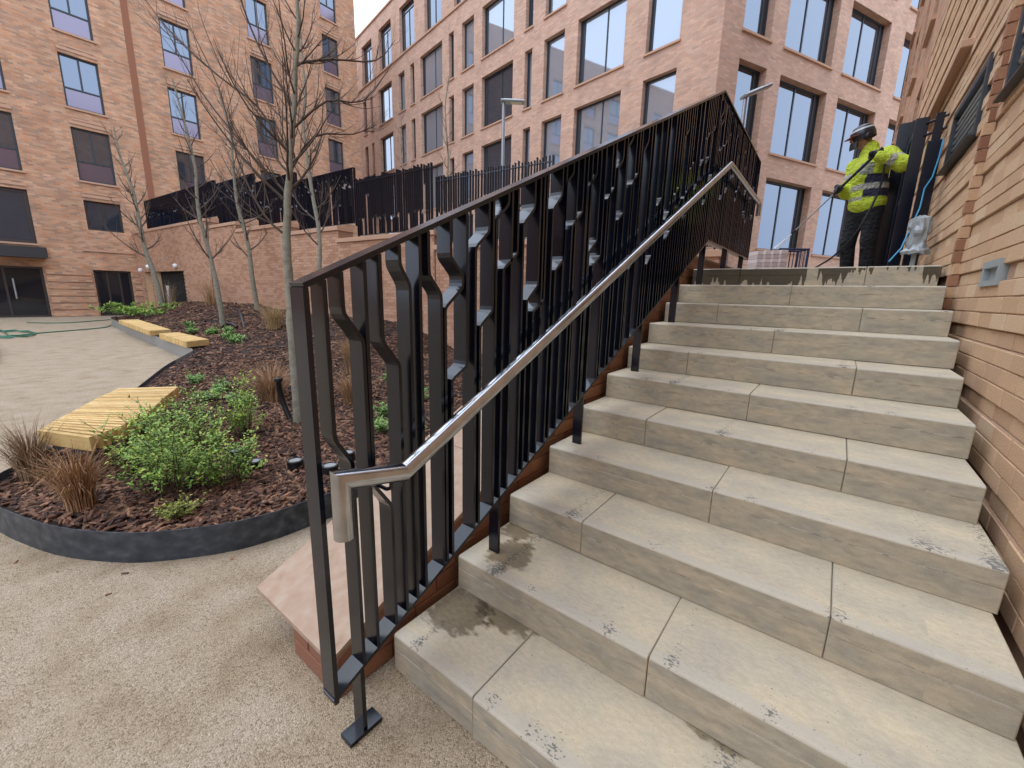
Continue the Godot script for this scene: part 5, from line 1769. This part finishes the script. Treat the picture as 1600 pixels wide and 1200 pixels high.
func make_plaza_things() -> void:
	street_lamp("grey street lamp before the middle of the office facade", Vector3(-7.35, 6.75, -9.6), Vector3(0.6, -0.02, -0.45), 2.35)
	street_lamp("grey street lamp rising behind the top corner of the railing", Vector3(-1.394, 6.11, -11.4), Vector3(0.55, 0.3, -0.45), 1.65)
	# gate leaf folded back near the building
	var t := thing("bar_gate", "black steel gate of wide upright bars folded back behind the worker", "gate", Vector3(1.47, 1.65, -5.6))
	for q in [[1.36, 1.53, -6.3, 3.45], [1.45, 1.55, -5.3, 3.18]]:
		var mb := MB.new()
		mb.cbox(Vector3((q[0] + q[1]) / 2, (1.65 + q[3]) / 2, q[2]), Vector3.RIGHT, UP, Vector3.BACK, (q[1] - q[0]) / 2, (q[3] - 1.65) / 2, 0.03, 0.003)
		obj("bar", mb, M.black_steel, t)
	for q in [[1.40, -5.75, 3.3], [1.42, -6.02, 3.38]]:
		var mb := MB.new()
		mb.cbox(Vector3(q[0] + 0.06, (1.70 + q[2]) / 2, q[1]), Vector3.RIGHT, UP, Vector3.BACK, 0.012, (q[2] - 1.70) / 2, 0.03, 0.003)
		obj("bar", mb, M.black_steel, t)
	for y in [1.78, 2.45, 3.1]:
		var mb := MB.new()
		mb.box(Vector3(1.46, y - 0.025, -6.27), Vector3(1.485, y + 0.025, -5.33))
		obj("rail", mb, M.black_steel, t)
	var mb := MB.new()
	t = thing("gate_post", "dark square gate post against the brick wall with hinge pins at its top", "post", Vector3(1.58, 1.65, -4.85))
	mb = MB.new()
	mb.cbox(Vector3(1.60, 2.38, -5.0), Vector3.RIGHT, UP, Vector3.BACK, 0.03, 0.73, 0.03, 0.004)
	obj("post", mb, M.black_steel, t)
	for y in [2.95, 3.06]:
		mb = MB.new()
		mb.tube([Vector3(1.53, y + 0.06, -5.28), Vector3(1.67, y + 0.06, -5.1)], [0.012, 0.012], 8)
		obj("hinge_pin", mb, M.black_steel, t)
	t = thing("steel_panel", "short dark steel panel against the brick wall carrying a blue cable", "panel", Vector3(1.6, 1.65, -4.35))
	mb = MB.new()
	mb.cbox(Vector3(1.56, 2.2, -4.5), Vector3.RIGHT, UP, Vector3.BACK, 0.05, 0.55, 0.03, 0.004)
	obj("panel", mb, M.black_steel, t)
	mb = MB.new()
	mb.tube([Vector3(1.605, 2.745, -4.46), Vector3(1.60, 2.6, -4.45), Vector3(1.585, 2.45, -4.44), Vector3(1.55, 2.36, -4.44), Vector3(1.545, 2.2, -4.42), Vector3(1.50, 2.0, -4.36), Vector3(1.47, 1.86, -4.3), Vector3(1.40, 1.74, -4.2)], [0.006, 0.006, 0.006, 0.006, 0.006, 0.006, 0.006, 0.006], 8)
	tag(obj("blue_cable", mb, M.blue_cable), "bright blue cable hanging down the short dark steel panel", "cable")
	# wrapped box
	t = thing("wrapped_box", "grey control box in crumpled plastic sheet at the top of the steps", "box", Vector3(1.55, 1.65, -4.15))
	mb = MB.new()
	mb.cbox(Vector3(1.55, 1.96, -4.17), Vector3.RIGHT, UP, Vector3.BACK, 0.05, 0.12, 0.05, 0.004)
	mb.box(Vector3(1.535, 1.65, -4.185), Vector3(1.565, 1.845, -4.155))
	obj("box", mb, M.grey_plastic, t)
	rng.seed = 88
	var wr := MB.new()
	var grid := []
	for j in 12:
		var row := []
		for i in 18:
			var an := TAU * i / 18
			var rr := (0.064 + 0.007 * sin(j * 0.9 + 0.7) + rng.randf_range(-0.014, 0.014)) * (1.25 if j < 2 else 1.0)
			if j == 11:
				rr = 0.012
			row.append(Vector3(1.55 + cos(an) * rr, 1.79 + j * 0.028 + rng.randf_range(-0.01, 0.01), -4.17 + sin(an) * rr))
		grid.append(row)
	for j in 11:
		for i in 18:
			var k := (i + 1) % 18
			wr.quad(grid[j][k], grid[j][i], grid[j + 1][i], grid[j + 1][k])
	obj("plastic_sheet", wr, M.plastic_wrap, t)
	# pallet of wrapped bricks and a wire cage on the plaza
	t = thing("brick_pallet", "pale wrapped stack of bricks standing on the upper level", "pallet", Vector3(-0.45, 1.65, -11.2))
	rng.seed = 12
	for c in 4:
		for r in 9:
			var b := MB.new()
			b.cbox(Vector3(-0.68 + c * 0.16, 1.76 + r * 0.092, -11.2), Vector3(0.83, 0, -0.56), UP, Vector3(0.56, 0, 0.83), 0.075, 0.043, 0.22, 0.004)
			obj("brick", b, mat("pale_brick_%d" % (r % 2), [S(196, 182, 178), S(176, 160, 156)][r % 2], 0.6), t)
	mb = MB.new()
	mb.box(Vector3(-0.85, 1.65, -11.5), Vector3(-0.05, 1.71, -10.9))
	obj("pallet", mb, M.pine, t)
	t = thing("wire_cage", "dark blue wire cage beside the wrapped stack of bricks", "cage", Vector3(0.1, 1.65, -11.45))
	var navy := mat("navy_metal", S(40, 52, 82), 0.5, 0.2)
	for q in [[-0.2, -11.15], [0.34, -11.5], [0.1, -11.9], [-0.44, -11.55]]:
		mb = MB.new()
		mb.tube([Vector3(q[0], 1.65, q[1]), Vector3(q[0], 2.60, q[1])], [0.025, 0.025], 6)
		obj("post", mb, navy, t)
	var cs := [Vector3(-0.2, 0, -11.15), Vector3(0.34, 0, -11.5), Vector3(0.1, 0, -11.9), Vector3(-0.44, 0, -11.55)]
	for y in [1.75, 2.58]:
		for i in 4:
			mb = MB.new()
			mb.tube([cs[i] + UP * y, cs[(i + 1) % 4] + UP * y], [0.022, 0.022], 6)
			obj("rail", mb, navy, t)
	for i in 4:
		for k in range(1, 8):
			mb = MB.new()
			var p: Vector3 = cs[i].lerp(cs[(i + 1) % 4], k / 8.0)
			mb.tube([p + UP * 1.75, p + UP * 2.58], [0.006, 0.006], 4)
			obj("wire", mb, navy, t)

# ------------------------------------------------------------------ worker: smooth-joined tapered limbs meshed as surface nets
# bones: [a, b, radius a, radius b, blend]; paint(p, bone) gives the colour
func sdf_mesh(bones: Array, cell: float, paint: Callable) -> MB:
	var lo := Vector3.ONE * 1e9; var hi := -lo
	for b in bones:
		var r: float = maxf(b[2], b[3]) + cell * 3 + b[4]
		lo = lo.min(b[0] - Vector3.ONE * r).min(b[1] - Vector3.ONE * r)
		hi = hi.max(b[0] + Vector3.ONE * r).max(b[1] + Vector3.ONE * r)
	var nx := int(ceil((hi.x - lo.x) / cell)) + 1; var ny := int(ceil((hi.y - lo.y) / cell)) + 1; var nz := int(ceil((hi.z - lo.z) / cell)) + 1
	var val := PackedFloat32Array(); val.resize(nx * ny * nz); val.fill(1.0)
	var own := PackedByteArray(); own.resize(nx * ny * nz)
	var best := PackedFloat32Array(); best.resize(nx * ny * nz); best.fill(1.0)
	for bi in bones.size():
		var b: Array = bones[bi]
		var A: Vector3 = b[0]; var B: Vector3 = b[1]
		var r: float = maxf(b[2], b[3]) + cell * 2 + b[4]
		var l: Vector3 = ((A.min(B) - Vector3.ONE * r - lo) / cell).floor(); var h: Vector3 = ((A.max(B) + Vector3.ONE * r - lo) / cell).ceil()
		var ab := B - A; var len2 := maxf(ab.length_squared(), 1e-9)
		var k: float = b[4]
		for z in range(maxi(0, int(l.z)), mini(nz, int(h.z) + 1)):
			for y in range(maxi(0, int(l.y)), mini(ny, int(h.y) + 1)):
				for x in range(maxi(0, int(l.x)), mini(nx, int(h.x) + 1)):
					var p := lo + Vector3(x, y, z) * cell
					var t := clampf((p - A).dot(ab) / len2, 0, 1)
					var d: float = p.distance_to(A + ab * t) - lerpf(b[2], b[3], t)
					var i := (z * ny + y) * nx + x
					if d < best[i]:
						best[i] = d; own[i] = bi
					var o := val[i]
					var hh := maxf(k - absf(o - d), 0.0) / maxf(k, 1e-6)
					val[i] = minf(o, d) - hh * hh * k * 0.25
	var vid := PackedInt32Array(); vid.resize(nx * ny * nz); vid.fill(-1)
	var pts := PackedVector3Array(); var vc := PackedColorArray()
	var sx := 1; var sy := nx; var sz := nx * ny
	var offs := [0, sx, sy, sx + sy, sz, sx + sz, sy + sz, sx + sy + sz]
	var edges := [[0, 1], [2, 3], [4, 5], [6, 7], [0, 2], [1, 3], [4, 6], [5, 7], [0, 4], [1, 5], [2, 6], [3, 7]]
	var corner := []
	for c in 8:
		corner.append(Vector3(c & 1, (c >> 1) & 1, (c >> 2) & 1))
	for z in nz - 1:
		for y in ny - 1:
			for x in nx - 1:
				var i := (z * ny + y) * nx + x
				var v0 := val[i]
				if v0 > cell * 3:
					continue
				var inside := 0
				for c in 8:
					if val[i + offs[c]] < 0:
						inside += 1
				if inside == 0 or inside == 8:
					continue
				var sum := Vector3.ZERO; var n := 0
				for e in edges:
					var a := val[i + offs[e[0]]]; var b := val[i + offs[e[1]]]
					if (a < 0) != (b < 0):
						sum += corner[e[0]].lerp(corner[e[1]], a / (a - b)); n += 1
				var p := lo + (Vector3(x, y, z) + sum / n) * cell
				vid[i] = pts.size()
				pts.append(p); vc.append(paint.call(p, own[i]))
	var tris := PackedInt32Array()
	for z in range(1, nz - 1):
		for y in range(1, ny - 1):
			for x in range(1, nx - 1):
				var i := (z * ny + y) * nx + x
				if vid[i] < 0 and val[i] > cell * 3:
					continue
				var a := val[i] < 0
				for ax in 3:
					var step: int = [sx, sy, sz][ax]
					if (val[i + step] < 0) == a:
						continue
					var u: int = [sy, sz, sx][ax]; var w: int = [sz, sx, sy][ax]
					var q := [vid[i], vid[i - u], vid[i - u - w], vid[i - w]]
					if q.has(-1):
						continue
					if a:
						tris.append_array([q[0], q[1], q[2], q[0], q[2], q[3]])
					else:
						tris.append_array([q[0], q[2], q[1], q[0], q[3], q[2]])
	var nrm := PackedVector3Array(); nrm.resize(pts.size())
	for t in range(0, tris.size(), 3):
		var f := (pts[tris[t + 1]] - pts[tris[t]]).cross(pts[tris[t + 2]] - pts[tris[t]])
		for k in 3:
			nrm[tris[t + k]] += f
	var mb := MB.new(); mb.colored = true
	for t in range(0, tris.size(), 3):
		for k in [0, 2, 1]:
			var j := tris[t + k]
			mb.v.append(pts[j]); mb.n.append(nrm[j].normalized()); mb.uv.append(Vector2.ZERO); mb.c.append(vc[j])
	return mb

func make_worker() -> void:
	var at := Vector3(1.2, 1.65, -6.0)
	var t := thing("person", "worker in yellow high visibility jacket, dark trousers and striped helmet holding a spray lance", "person", at)
	var pel := Vector3(1.19, 2.52, -6.0); var chest := Vector3(1.17, 2.90, -6.0); var neck := Vector3(1.11, 3.13, -5.99); var head := Vector3(1.04, 3.27, -5.98)
	var sr := Vector3(1.03, 3.00, -6.13); var sl := Vector3(1.30, 3.02, -5.88)
	var er := Vector3(0.98, 2.70, -6.06); var hr := Vector3(0.88, 2.745, -5.90)
	var el := Vector3(1.44, 2.88, -5.74); var hl := Vector3(1.15, 3.01, -5.66)
	var kr := Vector3(1.08, 2.12, -6.02); var kl := Vector3(1.27, 2.12, -5.92)
	var fr := Vector3(1.12, 1.73, -6.08); var fl := Vector3(1.30, 1.73, -5.96)
	var hipr := pel + Vector3(-0.07, -0.02, -0.05); var hipl := pel + Vector3(0.07, -0.02, 0.05)
	var skin := LIN(176, 128, 104); var dark := LIN(28, 28, 32)
	var clothm := mat("cloth", Color(1, 1, 1), 0.85); clothm.vertex_color_use_as_albedo = true
	tri_map(clothm, 3.0, M.fine, grey(noise(301, 0.022, 3), 256, 0, 255), 2.2)
	var body := [[pel, chest, 0.12, 0.125, 0.06], [chest, neck, 0.12, 0.06, 0.06], [neck, head + Vector3(0.02, -0.02, 0), 0.055, 0.06, 0.03], [head, head + Vector3(-0.02, 0.05, 0.01), 0.088, 0.09, 0.03], [head + Vector3(-0.05, -0.05, 0.03), head + Vector3(-0.06, -0.08, 0.035), 0.045, 0.035, 0.03],
		[head + Vector3(-0.085, -0.01, 0.055), head + Vector3(-0.105, -0.035, 0.065), 0.012, 0.016, 0.01],
		[sr, er, 0.052, 0.042, 0.04], [er, hr, 0.042, 0.032, 0.03], [sl, el, 0.052, 0.042, 0.04], [el, hl, 0.042, 0.032, 0.03], [chest + Vector3(-0.05, 0.1, -0.05), sr, 0.08, 0.055, 0.05], [chest + Vector3(0.05, 0.1, 0.05), sl, 0.08, 0.055, 0.05],
		[hipr, kr, 0.085, 0.058, 0.05], [kr, fr, 0.056, 0.04, 0.03], [hipl, kl, 0.085, 0.058, 0.05], [kl, fl, 0.056, 0.04, 0.03], [fr + Vector3(0.02, -0.04, -0.01), fr + Vector3(-0.14, -0.05, 0.08), 0.034, 0.03, 0.03], [fl + Vector3(0.02, -0.04, -0.01), fl + Vector3(-0.13, -0.05, 0.09), 0.034, 0.03, 0.03]]
	obj("body", sdf_mesh(body, 0.017, func(p, b): return skin if b in [2, 3, 4, 5] else dark), clothm, t)
	# trousers and boots
	var tr := [[hipr, kr, 0.105, 0.078, 0.05], [kr, fr + Vector3(0, -0.01, 0), 0.076, 0.07, 0.03], [hipl, kl, 0.105, 0.078, 0.05], [kl, fl + Vector3(0, -0.01, 0), 0.076, 0.07, 0.03], [pel + UP * 0.08, pel - UP * 0.05, 0.13, 0.12, 0.05],
		[kr + Vector3(-0.06, 0.02, 0.045), kr + Vector3(-0.05, -0.12, 0.045), 0.02, 0.02, 0.02], [kl + Vector3(-0.06, 0.02, 0.045), kl + Vector3(-0.05, -0.12, 0.045), 0.02, 0.02, 0.02]]
	obj("trousers", sdf_mesh(tr, 0.015, func(p, b): return LIN(52, 52, 56) if b > 4 and absf(fmod(p.y, 0.09) - 0.04) < 0.012 else LIN(26, 27, 33)), clothm, t)
	for f in [fr, fl]:
		var bo := [[f + Vector3(0.03, -0.03, -0.02), f + Vector3(-0.02, 0.03, 0), 0.05, 0.055, 0.03], [f + Vector3(0.03, -0.045, -0.02), f + Vector3(-0.15, -0.048, 0.085), 0.038, 0.036, 0.03]]
		obj("boot", sdf_mesh(bo, 0.014, func(p, b): return LIN(30, 28, 28)), clothm, t)
	# jacket
	var yel := LIN(200, 218, 62); var nav := LIN(40, 42, 66); var sil := LIN(176, 172, 160)
	var jk := [[pel + Vector3(0, 0.03, 0), chest, 0.165, 0.165, 0.07], [chest, neck + Vector3(0.02, -0.04, 0), 0.15, 0.085, 0.07], [sr, er, 0.085, 0.072, 0.05], [er, hr + (er - hr) * 0.3, 0.072, 0.052, 0.03], [sl, el, 0.088, 0.08, 0.05], [el, hl + (el - hl) * 0.25, 0.08, 0.055, 0.03],
		[chest + Vector3(-0.05, 0.08, -0.05), sr, 0.11, 0.085, 0.06], [chest + Vector3(0.05, 0.08, 0.05), sl, 0.11, 0.088, 0.06], [neck + Vector3(0.03, -0.03, 0), neck + Vector3(0.02, 0.03, 0), 0.085, 0.08, 0.03],
		[pel + Vector3(-0.05, 0.02, -0.05), pel + Vector3(-0.05, 0.2, -0.05), 0.12, 0.11, 0.05], [pel + Vector3(0.06, 0.02, 0.05), pel + Vector3(0.06, 0.2, 0.05), 0.12, 0.11, 0.05],
		[Vector3(1.10, 2.88, -5.87), Vector3(1.11, 2.80, -5.86), 0.03, 0.035, 0.02]]
	var jacket_paint := func(p: Vector3, b: int) -> Color:
		var front := p.x - 1.08 - 0.5 * (p.z + 5.95)
		if b in [2, 3, 4, 5]:
			var f := (p - sl).dot((el - sl).normalized()) if b == 4 else (p - sr).dot((er - sr).normalized())
			if b in [2, 4] and f > 0.13 and f < 0.19:
				return sil
			if b == 5 and (p - el).dot((hl - el).normalized()) > 0.10 and (p - el).dot((hl - el).normalized()) < 0.16:
				return sil
			return yel
		if p.y > 2.68 and p.y < 2.735 or (p.y > 2.56 and p.y < 2.60 and front <= 0.0):
			return sil
		if p.y > 2.585 and p.y < 2.84 and front > 0.0:
			return nav
		if p.y > 2.84 and p.y < 2.96 and absf(p.x - 1.13) < 0.06 and p.z > -5.95:
			return LIN(150, 152, 140)
		return yel
	obj("jacket", sdf_mesh(jk, 0.0125, jacket_paint), clothm, t)
	# gloves closed round the lance: palm, four fingers, thumb
	var tip := Vector3(0.50, 2.27, -6.0)
	var gun := Vector3(1.20, 3.02, -5.70)
	var ax := (tip - gun).normalized()
	for q in [[hr, er], [hl, el]]:
		var hnd: Vector3 = q[0]
		var on: Vector3 = gun + ax * (hnd - gun).dot(ax)
		var back: Vector3 = (hnd - on)
		if back.length() < 0.01:
			back = Vector3(0, 0.03, -0.02)
		back = (back - ax * back.dot(ax)).normalized()
		var s: Vector3 = ax.cross(back)
		var gl := [[on + back * 0.034 - ax * 0.03, on + back * 0.034 + ax * 0.03, 0.022, 0.022, 0.015], [on + back * 0.036, hnd + (q[1] - hnd) * 0.25, 0.025, 0.036, 0.02]]
		for k in 4:
			var o := ax * (-0.034 + k * 0.0225)
			var ln: float = [0.9, 1.05, 1.0, 0.8][k]
			gl.append([on + o + back * 0.032, on + o + s * 0.03 * ln, 0.0105, 0.010, 0.004])
			gl.append([on + o + s * 0.03 * ln, on + o - back * 0.022 * ln + s * 0.012, 0.010, 0.0085, 0.004])
		gl.append([on + back * 0.03 - ax * 0.035, on - s * 0.03 - ax * 0.02, 0.011, 0.010, 0.004])
		gl.append([on - s * 0.03 - ax * 0.02, on - s * 0.02 - back * 0.015 - ax * 0.005, 0.010, 0.009, 0.004])
		obj("glove", sdf_mesh(gl, 0.006, func(p, b): return LIN(92, 92, 96) if b < 2 else LIN(66, 62, 62)), clothm, t)
	# helmet
	var hd := (Vector3(-0.28, 1.0, 0.1)).normalized()
	var hb := head + Vector3(0.0, 0.035, 0.0)
	var he := MB.new()
	var prof := []
	for i in 11:
		var a := PI / 2 * i / 10.0
		prof.append(Vector2(0.122 * cos(a), 0.118 * sin(a)))
	prof.push_front(Vector2(0.12, -0.05))
	he.lathe(hb, hd, prof, 26)
	var helm := obj("helmet", he, mat("helmet_shell", S(30, 32, 40), 0.3), t)
	var u := hd.cross(Vector3(0.3, 0.1, 0.95)).normalized()
	for st in [[0.42, 0.58, S(176, 180, 182)], [0.84, 0.94, S(120, 124, 130)]]:
		var sb := MB.new()
		var band := []
		for i in 5:
			var a: float = lerpf(st[0], st[1], i / 4.0)
			band.append(Vector2(0.1245 * cos(a), 0.1205 * sin(a)))
		sb.lathe(hb, hd, band, 26)
		obj("stripe", sb, mat("helmet_%d" % int(st[0] * 100), st[2], 0.35), helm)
	var bm := MB.new()
	var fwd := Vector3(-0.8, -0.25, 0.55).normalized()
	bm.cbox(hb + fwd * 0.125 + UP * 0.0, fwd, hd, fwd.cross(hd).normalized(), 0.035, 0.006, 0.075, 0.005)
	obj("peak", bm, mat("helmet_peak", S(120, 52, 44), 0.4), helm)
	# ear defenders
	for s in [-1, 1]:
		var ed := MB.new()
		var side: Vector3 = fwd.cross(UP).normalized() * s
		ed.lathe(head + side * 0.085 + UP * 0.0, side, [Vector2(0.045, 0), Vector2(0.045, 0.025), Vector2(0.03, 0.04), Vector2(0, 0.042)], 14)
		obj("ear_defender", ed, M.black_plastic, t)
	var vs := MB.new()
	vs.cbox(head + fwd * 0.085 + Vector3(0.0, -0.055, 0.0), fwd.cross(UP).normalized(), UP, fwd, 0.055, 0.045, 0.025, 0.02)
	obj("face_mask", vs, M.black_plastic, t)
	# spray lance
	var la := thing("spray_lance", "pressure washer lance held by the worker, pointing down", "lance", tip)
	var lm := MB.new()
	lm.tube([gun - ax * 0.06, gun + ax * 0.52], [0.017, 0.016], 10)
	obj("grip", lm, M.black_plastic, la)
	lm = MB.new()
	lm.tube([gun + ax * 0.52, tip], [0.008, 0.008], 8)
	obj("wand", lm, M.galvanised, la)
	lm = MB.new()
	lm.tube([tip - ax * 0.03, tip + ax * 0.03], [0.016, 0.014], 8)
	obj("nozzle", lm, M.black_plastic, la)
	lm = MB.new()
	lm.tube([tip + ax * 0.03, tip + ax * 0.28], [0.006, 0.03], 10, false)
	var jm := mat("water_spray", Color(0.95, 0.97, 1.0, 0.45), 0.5)
	jm.transparency = BaseMaterial3D.TRANSPARENCY_ALPHA
	obj("water_jet", lm, jm, la)
	# hose trailing from the gun to the ground
	lm = MB.new()
	var hp := [gun - ax * 0.05, Vector3(1.28, 2.9, -5.68), Vector3(1.27, 2.6, -5.72), Vector3(1.15, 2.2, -5.72), Vector3(0.98, 1.95, -5.8), Vector3(0.85, 1.84, -5.85), Vector3(0.7, 1.75, -5.9), Vector3(0.5, 1.68, -6.0), Vector3(0.3, 1.665, -6.4)]
	var hq := []; var hrad := []
	for i in hp.size() - 1:
		for k in 5:
			hq.append(hp[i].cubic_interpolate(hp[i + 1], hp[maxi(i - 1, 0)], hp[mini(i + 2, hp.size() - 1)], k / 5.0)); hrad.append(0.011)
	lm.tube(hq, hrad, 8)
	obj("hose", lm, M.black_plastic, la)

func _ready() -> void:
	make_world()
	make_materials()
	make_ground()
	make_stairs()
	make_flank()
	make_side_building()
	make_retaining_wall()
	make_left_building()
	make_office_building()
	make_rear_building()
	make_railing()
	make_fences()
	make_edging()
	make_benches()
	make_trees()
	make_plaza_things()
	make_worker()
	make_mulch()
	make_plants()
	make_bed_fittings()
